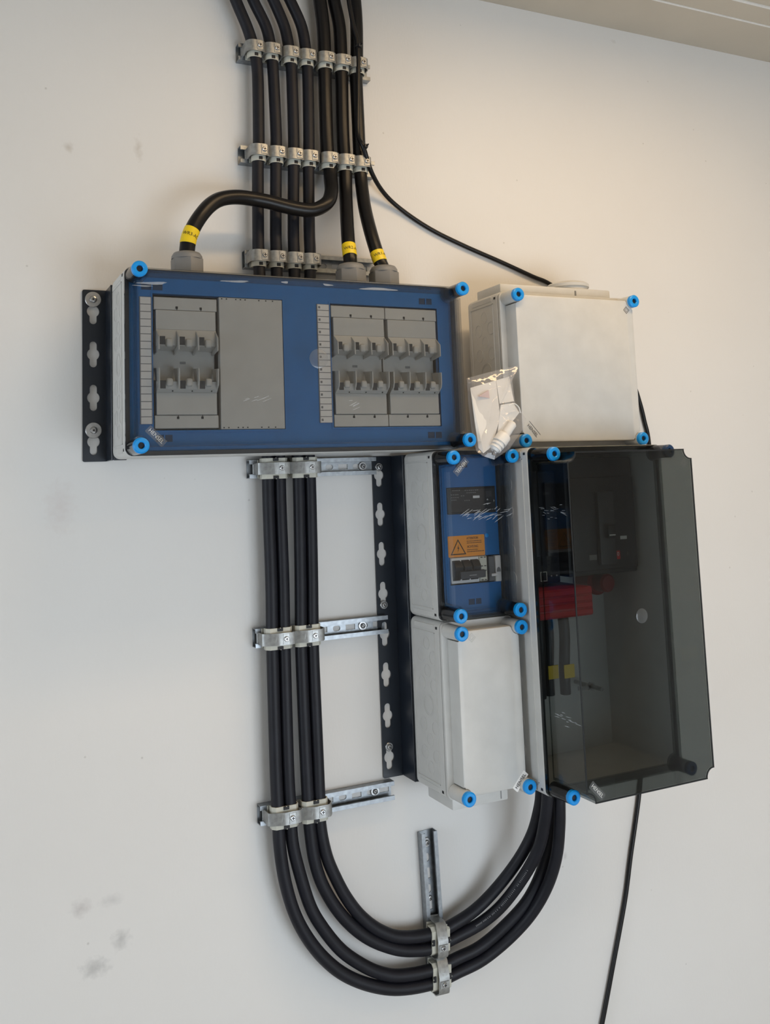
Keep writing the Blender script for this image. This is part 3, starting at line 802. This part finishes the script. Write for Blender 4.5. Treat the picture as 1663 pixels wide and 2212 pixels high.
# moulded sprue discs on the lids
def disc(root, org, x, d, z, r, lid):
    s = MB().lathe((x, d, z), (0, 1, 0), [(0, 0), (r, 0), (r, .0004), (r - .001, .0008), (r * .45, .0008), (r * .42, .0016), (0, .0018)], 28).build('moulding_disc', M_EMBLEM, lid, org)
disc(encA, oA, .3098, DF, .1544, .0165, lidA)
disc(encE, oE, .8378, .3505, -.2995, .0125, lidE)

# ---- B and D: cable entry flanges
fb = MB().box(.711, .975, .068, .155, .2955, .3175, .003, 2).build('entry_flange', M_GREY, encB, oB)
MB().box(.886, .890, .150, .1555, .298, .312).build('flange_notch', M_GLAND, fb, oB)
MB().lathe((.907, .105, .3175), (0, 0, 1), [(0, 0), (.040, 0), (.040, .008), (.0435, .009), (.0435, .015), (.040, .018), (.030, .021), (.028, .0185), (0, .0185)], 40).build('membrane_gland', M_GREY, encB, oB)
fd = MB().box(.5550, .6690, .068, .160, -.6260, -.6000, .003, 2).build('entry_flange', M_GREY, encD, oD)
MB().box(.653, .655, .1595, .1605, -.622, -.603).build('flange_joint', M_GLAND, fd, oD)

# ---- emblems and lettering moulded on the lids
def emblem(lid, org, x, d, z, rot, size, m, plate=None, line=False):
    ca, sa = math.cos(math.radians(rot)), math.sin(math.radians(rot))
    def rect(hu, hv, cu, cv, d0, d1, mm, nm):
        pts = [(x + u * ca - v * sa, z + u * sa + v * ca) for u, v in ((cu - hu, cv - hv), (cu + hu, cv - hv), (cu + hu, cv + hv), (cu - hu, cv + hv))]
        MB().prism(pts, 'd', d0, d1).build(nm, mm, lid, org, smooth=False)
    if plate: rect(size * 2.1, size * .75, 0, 0, d + .0001, d + .0004, plate, 'emblem_plate')
    if line: rect(size * 2.0, .0004, 0, size * .85, d + .0001, d + .0005, m, 'emblem_line')
    write(lid, org, 'HENSEL', size, x, d + .0007, z, rot, m)
def diamond(lid, org, x, d, z, s, m):
    for k in (s, s * .5):
        me = curve_mesh([[(x - k, z), (x, z - k), (x + k, z), (x, z + k)], [(x - k * .78, z), (x, z - k * .78), (x + k * .78, z), (x, z + k * .78)]], .0002)
        MB().mesh_in(me, on_front(d + .0002)).build('insulation_mark', m, lid, org, smooth=False)
emblem(lidA, oA, .0395, DF, .0290, -45, .0085, M_WINK, M_EMBLEM)
emblem(lidB, oB, .7275, DF, .0300, -48, .0085, mat('grey_print', (.16, .15, .14), .6), None, True)
emblem(lidC, oC, .5725, DF, -.0320, 225, .0085, M_WINK, M_EMBLEM)
emblem(lidD, oD, .6620, DF, -.5795, 47, .0085, M_INK, M_WHITE)
emblem(lidE, oE, .7215, .3505, -.5695, -47, .0085, M_WINK, M_EMBLEM)
diamond(lidB, oB, .9644, DF, .2655, .0075, mat('grey_print', (.16, .15, .14), .6))
diamond(lidE, oE, .9560, .3505, -.0400, .0075, M_EMBLEM)
diamond(lidD, oD, .5780, DF, -.3270, .0085, mat('pale_grey_relief', (.50, .50, .48), .5))

# ---- scuffs on the clear lids
def scuffs(lid, org, items, plane, pos):
    mb = MB()
    for (u, z, ln, an, th) in items:
        ca, sa = math.cos(math.radians(an)) * ln / 2, math.sin(math.radians(an)) * ln / 2
        nx, nz = -math.sin(math.radians(an)) * th, math.cos(math.radians(an)) * th
        if th > .0009:      # wide smear: irregular ellipse
            q = []
            for k in range(14):
                a = 2 * PI * k / 14; rr_ = 1 + .22 * math.sin(3 * a + ln * 400)
                q.append((u + (ca * math.cos(a) + nx * math.sin(a)) * rr_, z + (sa * math.cos(a) + nz * math.sin(a)) * rr_))
        else: q = [(u - ca, z - sa), (u - ca * .5 + nx, z - sa * .5 + nz), (u + ca * .6 + nx, z + sa * .6 + nz), (u + ca, z + sa), (u + ca * .5 - nx, z + sa * .5 - nz), (u - ca * .6 - nx, z - sa * .6 - nz)]
        mb.prism(q, 'd' if plane == 'front' else 'x', pos[0], pos[1])
    o = mb.build('scuff_marks', M_WSCUFF, lid, org, smooth=False); o['kind'] = 'stuff'
rs = random.Random(3)
scuffs(lidC, oC, [(.575 + rs.random() * .098, -.117 + rs.gauss(0, .0055), .008 + rs.random() * .016, rs.choice([5, 8, 20, 30, 35]), .0005) for _ in range(34)], 'front', (DF + .0001, DF + .0004))
scuffs(lidE, oE, [(.262 + rs.random() * .08, -.116 + rs.gauss(0, .005), .006 + rs.random() * .010, rs.choice([0, 5, -8, -20]), .0004) for _ in range(22)] +
       [(.275 + rs.random() * .065, -.463 + rs.gauss(0, .005), .008 + rs.random() * .012, rs.choice([0, -3, -8, 3]), .0005) for _ in range(14)], 'side', (.7007, .7009))
scuffs(lidA, oA, [(.180 + rs.random() * .055, .087 + rs.gauss(0, .002), .006 + rs.random() * .012, rs.choice([5, 15, 20]), .0004) for _ in range(10)] +
       [(.362 + rs.random() * .02, .077 + rs.gauss(0, .004), .006 + rs.random() * .010, rs.choice([5, 20, 25]), .0004) for _ in range(9)] +
       [(.17, .2775, .045, 2, .0016), (.254, .2808, .012, 0, .0018), (.33, .2807, .018, -3, .0016), (.424, .2785, .07, 1, .0022), (.037, .267, .045, 3, .0022), (.022, .262, .03, 0, .001)], 'front', (DF + .0001, DF + .0003))

# ================================================================== cable glands on the wide enclosure
for x, what in ((.1165, 'grey hexagonal cable gland at the left, under the S-bent cable'), (.419, 'grey hexagonal cable gland in the middle of the enclosure top'), (.486, 'rightmost grey hexagonal cable gland on the wide enclosure')):
    o = (x, .110, .3002)
    g = empty('cable_gland', o, what, 'cable gland', 'grey cable glands')
    MB().lathe(o, (0, 0, 1), [(0, 0), (.0285, 0), (.0285, .006), (0, .006)], 6).build('lock_nut', M_GLAND, g, o)
    hexp = [(x + .0285 * math.cos(PI / 6 + k * PI / 3), .110 + .0285 * math.sin(PI / 6 + k * PI / 3)) for k in range(6)]
    t = MB().prism(hexp, 'z', .307, .334)
    bmesh.ops.bevel(t.bm, geom=list(t.bm.edges), offset=.0014, segments=2, profile=.5, affect='EDGES')
    t.build('cap_nut', M_GLAND, g, o)
    MB().lathe((x, .110, .3335), (0, 0, 1), [(0.0128, 0), (.0262, 0), (.0258, .005), (.0225, .0105), (.017, .0125), (.0136, .0125), (.0128, .010), (.0128, 0)], 32).build('dome', M_GLAND, g, o, angle=50)

# ================================================================== fuse switches inside the wide enclosure
def fuse_switch(x0, label):
    w = .1035; d0 = DP - .012; df = DP + .001
    org = (x0 + w / 2, d0, .0435)
    root = empty('fuse_switch', org, label, 'fuse switch', 'fuse switches in the wide enclosure')
    x1 = x0 + w
    # frame: rear plate + recessed middle
    MB().box(x0, x1, d0 - .05, d0 - .02, .0435, .2555).build('body', M_DEV, root, org)
    for z0, z1 in ((.0435, .0645), (.2350, .2555)):
        b = MB().box(x0, x1 - .0004, d0, df, z0, z1, .0008, 1).build('end_band', M_DEV2, root, org)
        for q in (.36, .74):
            zz = z1 - .004 if z0 < .1 else z0 + .004
            mm = MB().box(x0 + w * q - .0022, x0 + w * q + .0016, df - .0005, df + .0004, zz - .002, zz + .002)
            mm.box(x0 + w * q - .0006, x0 + w * q + .0006, df - .0005, df + .0004, min(zz, (z1 if z0 < .1 else z0)), max(zz, (z1 if z0 < .1 else z0)))
            mm.build('latch_mark', M_HOLE_SHADE, b, org, smooth=False)
    MB().box(x0 + .003, x1 - .003, d0, df + .0016, .2025, .2342, .0008, 1).build('upper_panel', M_DEV2, root, org)
    MB().box(x0 + .003, x1 - .003, d0, df + .0016, .0652, .1010, .0008, 1).build('lower_panel', M_DEV2, root, org)
    MB().box(x0 + .001, x1 - .001, d0 - .02, d0 - .006, .1005, .2025).build('middle_panel', M_DEV, root, org)
    MB().box(x0 + w * .44, x0 + w * .53, d0 - .006, d0 - .0055, .1495, .1535).build('middle_slot', M_GLAND, root, org, smooth=False)
    # hoods above and below the recess
    up = MB().prism([(d0 - .006, .2025), (df + .0016, .2025), (df + .008, .1900), (df + .008, .1760), (d0 - .006, .1705)], 'x', x0 + .003, x1 - .003).build('upper_hood', M_DEV2, root, org)
    lo = MB().prism([(d0 - .006, .1010), (df + .0016, .1010), (df + .008, .1060), (df + .008, .1180), (d0 - .006, .1230)], 'x', x0 + .003, x1 - .003).build('lower_hood', M_DEV2, root, org)
    fin_u = [(df, .2030), (df + .0175, .1890), (df + .0175, .1680), (d0 - .006, .1640)]
    fin_l = [(df, .1000), (df + .0150, .1110), (df + .0175, .1180), (df + .0175, .1385), (d0 - .006, .1420)]
    for k in range(4):
        fx = x0 + .0035 + k * (w - .0085) / 3
        MB().prism(fin_u, 'x', fx, fx + .0017).build('arc_fin', M_DEV2, root, org, smooth=False)
        MB().prism(fin_l, 'x', fx, fx + .0017).build('arc_fin', M_DEV2, root, org, smooth=False)
    for k in range(3):
        sx = x0 + .0075 + k * (w - .0085) / 3
        MB().box(sx, sx + .0085, df + .004, df + .0086, .1770, .1905).build('fuse_slot', M_DARK, up, org, smooth=False)  # slots are not cut: their inner shade is a dark box
        MB().box(sx, sx + .0085, df + .004, df + .0086, .1065, .1195).build('fuse_slot', M_DARK, lo, org, smooth=False)
        MB().box(sx + .0092, sx + .0200, df + .006, df + .0125, .1730, .1870, .003, 3).build('finger_guard', M_DEV2, up, org)
        MB().box(sx + .0092, sx + .0200, df + .006, df + .0125, .1100, .1230, .003, 3).build('finger_guard', M_DEV2, lo, org)
        MB().cyl((sx + .020, df + .0020, .1985), (0, 1, 0), .0012, .0012, 8).build('test_hole', M_HOLE_SHADE, up, org)
        MB().cyl((sx + .020, df + .0044, .1030), (0, 1, 0), .0012, .0012, 8).build('test_hole', M_HOLE_SHADE, lo, org)
fuse_switch(.0475, 'grey three-pole fuse switch at the left beside a blank cover')
fuse_switch(.3535, 'grey three-pole fuse switch, left one of the right-hand pair')
fuse_switch(.4580, 'grey three-pole fuse switch, right one of the right-hand pair')

# ================================================================== devices in the narrow control enclosure
o = (.6215, DP + .0013, -.1160)
relay = empty('monitoring_relay', o, 'black monitoring relay with small pale print in the blue cover', 'relay')
MB().box(.5665, .6675, DP - .03, DP + .004, -.1160, -.0690, .0012, 1).build('body', M_BLACK, relay, o)
face = MB().box(.5705, .6655, DP + .004, DP + .006, -.1135, -.0715, .001, 1).build('face_panel', M_BLACK, relay, o)
MB().box(.6180, .6320, DP + .006, DP + .0066, -.0890, -.0845, .0004, 1).build('name_tag', M_WHITE, relay, o)
MB().box(.6450, .6580, DP + .006, DP + .0063, -.0880, -.0770).build('display', M_DARK, relay, o, smooth=False)
pr = MB()
rp_ = random.Random(11)
for (px, pz, n) in ((.573, -.0815, 4), (.573, -.0865, 4), (.573, -.0910, 3), (.6015, -.0745, 7), (.5930, -.0840, 2), (.600, -.0925, 3), (.645, -.1105, 5), (.6050, -.0790, 5), (.576, -.0740, 4)):
    for k in range(n):
        x = px + k * .0042
        pr.box(x, x + .0022 + rp_.random() * .001, DP + .006, DP + .0062, pz - .0008, pz + .0008)
pr.build('printed_marks', M_GLAND, face, o, smooth=False)
for zz, s in ((-.0925, 1), (-.1005, -1)):
    MB().prism([(.6465, zz - s * .0012), (.6505, zz - s * .0012), (.6485, zz + s * .0018)], 'd', DP + .006, DP + .0063).build('arrow_key', M_WINK, face, o, smooth=False)
MB().prism([(.6615, -.0975), (.6630, -.0960), (.6630, -.0945), (.6620, -.0930), (.6615, -.0945)], 'd', DP + .006, DP + .0063).build('menu_key', M_WINK, face, o, smooth=False)

o = (.602, DP + .0012, -.1925)
wl_ = empty('warning_label', o, 'orange warning label with black lightning triangle on the blue cover', 'warning label')
plate = MB().mesh_in(curve_mesh([rrect(.5645, .6405, -.1925, -.1550, .002, 3)], .0003), on_front(DP + .0016)).build('label_face', M_ORANGE, wl_, o, smooth=False)
tri = lambda k: [(.5850 + k * q[0], -.1785 + k * q[1]) for q in ((-1, -.62), (1, -.62), (0, 1.1))]
MB().mesh_in(curve_mesh([tri(.0160), tri(.0132)], .0002), on_front(DP + .0021)).build('triangle', M_INK, plate, o, smooth=False)
MB().prism([(.5862, -.1700), (.5832, -.1778), (.5852, -.1774), (.5838, -.1840), (.5872, -.1756), (.5852, -.1760)], 'd', DP + .0019, DP + .0023).build('lightning', M_INK, plate, o, smooth=False)
M_BROWN = mat('brown_print', (.10, .03, .01), .6)
write(plate, o, 'ATTENTION', .0060, .6030, DP + .0021, -.1605, 0, M_BROWN, align='LEFT', sx=.72)
write(plate, o, 'ACHTUNG', .0060, .6035, DP + .0021, -.1755, 0, M_BROWN, align='LEFT', sx=.78)
tl = MB()
for zz, ln in ((-.1655, .029), (-.1688, .030), (-.1810, .022), (-.1843, .034)):
    x = .6032; r5 = random.Random(int(-zz * 1e4))
    while x < .6032 + ln:
        q = .0015 + r5.random() * .0035; tl.box(x, x + q, DP + .0019, DP + .0022, zz - .0006, zz + .0006); x += q + .0007
tl.build('small_print', M_BROWN, plate, o, smooth=False)

o = (.605, DP, -.2385)
br = empty('circuit_breaker', o, 'cream circuit breaker with three linked black toggles below the orange label', 'circuit breaker')
MB().box(.5672, .6240, DP - .03, DP + .006, -.2385, -.1935, .001, 1).build('body', M_WHITE, br, o)
MB().box(.6245, .6400, DP - .03, DP + .008, -.2375, -.1935, .001, 1).build('auxiliary_module', M_CREAM, br, o)
for zz in (-.1955, -.2110, -.2190, -.2355):
    for xx in (.6265, .6335): MB().box(xx, xx + .0045, DP + .0078, DP + .0084, zz - .0008, zz + .0008).build('vent_slot', M_HOLE_SHADE, br, o, smooth=False)
for k in range(3):
    x = .5690 + k * .0185
    MB().prism([(DP + .005, -.1975), (DP + .013, -.2005), (DP + .019, -.2090), (DP + .016, -.2230), (DP + .005, -.2345)], 'x', x, x + .0150).build('toggle', M_BLACK, br, o)
MB().prism([(DP + .014, -.2160), (DP + .0225, -.2170), (DP + .0215, -.2290), (DP + .010, -.2310)], 'x', .5770, .6280).build('toggle_link', M_DARK, br, o)
MB().box(.594, .609, DP + .0218, DP + .0222, -.2245, -.2238).build('link_mark', M_WINK, br, o, smooth=False)

o = (.6555, DP, -.2400)
fh = empty('fuse_holder', o, 'small module with clear window and half-round key next to the black toggles', 'fuse module')
MB().box(.6425, .6560, DP - .02, DP + .006, -.2400, -.1940, .001, 1).build('body', M_DARK, fh, o)
MB().box(.6435, .6545, DP + .0062, DP + .010, -.2390, -.1950, .001, 1).build('clear_window', M_CLEAR, fh, o)
k_ = MB().box(.6580, .6700, DP - .02, DP + .0075, -.2410, -.1945, .0015, 2).build('side_module', M_WHITE, fh, o)
half = [(.6640 + .0042 * math.cos(a * PI / 10), -.2235 + .0085 * math.sin(a * PI / 10)) for a in range(11)]
MB().prism(half, 'd', DP + .0073, DP + .0082).build('half_round_key', M_GLAND, k_, o)
MB().box(.6470, .6590, DP + .0102, DP + .0112, -.2305, -.2255, .0006, 1).build('name_tag', M_WHITE, fh, o)
MB().box(.6560, .6580, DP + .004, DP + .0085, -.2390, -.2310).build('clip', M_CREAM, fh, o)
cs = MB().lathe((.6455, DP + .0012, -.1575), (0, 1, 0), [(0, 0), (.0038, 0), (.0038, .0014), (.002, .002), (0, .002)], 14).build('cover_screw', M_CAP, pC, oC)

# ================================================================== inside the tall smoked enclosure
o = (.915, .062, -.24)
mc = empty('main_breaker', o, 'large black main breaker with tall centre handle cover behind the smoked lid', 'circuit breaker')
MB().box(.815, .978, .0625, .180, -.245, -.022, .003, 2).build('body', M_BLACK, mc, o)
MB().box(.822, .972, .180, .190, -.236, -.060, .002, 2).build('front_panel', M_BLACK, mc, o)
hc = MB().box(.876, .914, .190, .2005, -.226, -.088, .002, 2).build('handle_cover', M_DARK, mc, o)
MB().box(.886, .904, .2005, .214, -.176, -.150, .003, 2).build('toggle', M_BLACK, mc, o)
MB().box(.888, .902, .2140, .2146, -.171, -.1685).build('toggle_mark', M_WINK, mc, o, smooth=False)
MB().box(.9320, .9480, .190, .1906, -.1810, -.1745, .0002, 1).build('rating_tag', M_WINK, mc, o)
MB().box(.8560, .8740, .190, .1906, -.2160, -.2060, .0002, 1).build('maker_plate', M_GLAND, mc, o)
zero = MB().box(.9190, .9290, .190, .1908, -.2180, -.2020, .0002, 1).build('off_button', M_RED, mc, o)
write(zero, o, '0', .011, .9240, .1912, -.2085, 0, M_WINK)
write(mc, o, 'I', .011, .9470, .1906, -.2095, 0, M_GLAND)
o = (.755, .062, -.25)
aux = empty('terminal_block', o, 'dark blue-black terminal block at the upper left behind the smoked lid', 'terminal block')
MB().box(.708, .806, .0625, .165, -.255, -.045, .003, 2).build('body', mat('navy_black_plastic', (.010, .013, .024), .4), aux, o)
for k in range(3): MB().box(.716 + k * .030, .738 + k * .030, .165, .172, -.205, -.065, .003, 2).build('terminal_cover', mat('navy_black_plastic', (.010, .013, .024), .4), aux, o)
MB().mesh_in(curve_mesh([[(.760, -.250), (.775, -.250), (.775, -.232), (.760, -.232)], [(.7615, -.2485), (.7735, -.2485), (.7735, -.2335), (.7615, -.2335)]], .0003), on_front(.1655)).build('printed_frame', M_WINK, aux, o, smooth=False)
for xx in (.785, .797): MB().cyl((xx, .165, -.241), (0, 1, 0), .0016, .0006, 8).build('printed_dot', M_WINK, aux, o)
o = (.785, .062, -.318)
rc = empty('busbar_cover', o, 'red slatted busbar cover behind the smoked lid', 'busbar cover')
MB().box(.7215, .8460, .0625, .206, -.3140, -.2610, .003, 2).build('body', M_RED, rc, o)
for k in range(4): MB().box(.7235, .8440, .206, .2085, -.311 + k * .0125, -.3020 + k * .0125, .001, 1).build('slat', M_RED, rc, o)
o = (.935, .062, -.29)
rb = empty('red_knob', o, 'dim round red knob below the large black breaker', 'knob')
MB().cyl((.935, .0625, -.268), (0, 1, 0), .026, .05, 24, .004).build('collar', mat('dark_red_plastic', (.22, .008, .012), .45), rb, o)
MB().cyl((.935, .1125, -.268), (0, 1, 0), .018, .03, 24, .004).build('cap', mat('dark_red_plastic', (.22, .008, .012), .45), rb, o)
# cable cores inside
cores = [(.740, .120), (.770, .135), (.800, .120), (.830, .130)]
for i, (x, d) in enumerate(cores):
    pts = [(x, d, -.3155), (x + .002, d, -.36), (x + .001, d - .005, -.42), (x + .004, d - .01, -.47)]
    c = cable('cable_core', pts, .0105, M_BLACK, 'black cable core under the red busbar cover, %s from the left' % ORD[i], 'cable', 'cable cores inside the smoked enclosure')
    if i >= 2:
        MB().box(x - .012, x + .012, d + .0108, d + .0125, -.437, -.412, .0004, 1).build('marker_tape', M_YEL, c, pts[-1])
o = (.90, .062, -.466)
gb = empty('earth_stud', o, 'small steel stud with washer low inside the smoked enclosure', 'stud')
MB().lathe((.90, .0620, -.466), (0, 1, 0), [(0, 0), (.004, 0), (.004, .085), (0, .085)], 14).build('stud', M_STEEL, gb, o)
MB().lathe((.90, .110, -.466), (0, 1, 0), [(0, 0), (.0085, 0), (.0085, .006), (0, .006)], 6).build('nut', M_STEEL, gb, o)
MB().box(.868, .897, .112, .116, -.470, -.462, .0005, 1).build('link_bar', M_STEEL, gb, o)

# ================================================================== bag of spare parts in the gap
outl = [(.6035, .1274, .196), (.6506, .1392, .203), (.7027, .1501, .216), (.6863, .1341, .216), (.6855, .082, .224), (.696, .0633, .227), (.7038, .0504, .230), (.6941, .0310, .232),
        (.6617, -.0035, .235), (.6275, -.0219, .236), (.6080, -.0147, .231), (.6000, -.006, .223), (.6020, .032, .206), (.6025, .0825, .199)]
org = (.65, .23, -.0211)
bag = empty('parts_bag', org, 'clear plastic bag of spare parts wedged between the two upper enclosures', 'bag')
def pillow(sign, thick):
    mb = MB(); N = len(outl); rings = []; R = 9
    fine = []
    for i in range(N):
        a, b = Vector(outl[i]), Vector(outl[(i + 1) % N])
        for k in range(4): fine.append(a.lerp(b, k / 4))
    c = Vector((.645, .062, .2150)); n = len(fine)
    for r in range(R + 1):
        t = r / R; row = []
        for p in fine:
            q = c.lerp(p, t)
            w = noise.noise(Vector((q.x * 42, q.y * 42, sign * 3.1))) * .0045 + noise.noise(Vector((q.x * 120, q.y * 70, sign * 7))) * .0016
            bulge = math.sqrt(max(0, 1 - t * t)) * thick * sign + w * min(1, (1 - t) * 3) * sign
            row.append(mb.bm.verts.new((q.x, q.z + bulge, q.y)))
        rings.append(row)
    for r in range(R):
        for k in range(n):
            k2 = (k + 1) % n
            try:
                mb.bm.faces.new([rings[r][k], rings[r][k2], rings[r + 1][k2], rings[r + 1][k]])
            except ValueError: pass
    bmesh.ops.remove_doubles(mb.bm, verts=mb.bm.verts, dist=1e-6)
    return mb
pillow(1, .010).build('front_film', M_FILM, bag, org, angle=80)
pillow(-1, .004).build('rear_film', M_FILM, bag, org, angle=80)
MB().tube([(.6040, .1985, .1185), (.645, .2055, .1275), (.6855, .2175, .1345)], .0011, 8).build('zip_seal', M_CLEAR, bag, org)
MB().tube([(.6634, .236, .0742), (.6754, .237, .0775), (.6849, .237, .0708), (.6882, .236, .0608)], .0009, 8).build('bead_edge', M_WHITE, bag, org)
o = (.64, .222, 0)
lf = empty('leaflet', o, 'folded white leaflet inside the clear plastic bag', 'leaflet')
def sheet(pts, t, name, m=M_PAPER):
    mb = MB(); n = len(pts)
    a = [mb.bm.verts.new((p[0], p[2], p[1])) for p in pts]; b = [mb.bm.verts.new((p[0], p[2] + t, p[1])) for p in pts]
    mb.bm.faces.new(a); mb.bm.faces.new(b[::-1])
    for k in range(n): mb.bm.faces.new([a[k], a[(k + 1) % n], b[(k + 1) % n], b[k]])
    return mb.build(name, m, lf, o, smooth=False)
sheet([(.6065, .1093, .200), (.658, .1230, .206), (.6522, .0552, .2235), (.6463, .0426, .2255), (.6278, .0013, .2290), (.6100, -.0100, .2290), (.6045, .0000, .222)], .0012, 'front_page')
sheet([(.6585, .1230, .206), (.6840, .1300, .2115), (.6840, .0830, .2225), (.6560, .0790, .2180)], .0010, 'fold', M_WHITE)
sheet([(.6560, .0765, .2215), (.6800, .0800, .2255), (.6900, .0620, .2290), (.6560, .0270, .2290), (.6360, .0010, .2300)], .0011, 'inner_page', M_WHITE)
MB().prism([(.6171, .0931), (.6380, .1040), (.6392, .0898)], 'd', .2085, .2128).build('red_print', mat('faded_red_print', (.64, .47, .44), .6), lf, o, smooth=False)
o = (.65, .236, .012)
pg = empty('ribbed_plug', o, 'ribbed white plastic plug inside the clear plastic bag', 'plug')
ax = Vector((.050, 0, .056)); a0 = Vector((.6290, .2340, -.0060))
MB().lathe(a0, ax, [(0, 0), (.0065, 0), (.0085, .004), (.0115, .004), (.0115, .008), (.0092, .008), (.0092, .011), (.0122, .011), (.0122, .0155), (.0098, .0155), (.0098, .0185), (.0132, .0185), (.0132, .034), (.0115, .037), (.0, .037)], 24).build('sleeve', M_WHITE, pg, o)
MB().lathe(a0 + ax.normalized() * .037, ax, [(0, 0), (.0085, 0), (.0080, .026), (.0055, .029), (0, .029)], 20).build('stem', M_PAPER, pg, o)
MB().prism([(.6225, -.013), (.6295, -.015), (.6255, -.006)], 'd', .2380, .2410).build('arrow_tab', M_GLAND, pg, o, smooth=False)
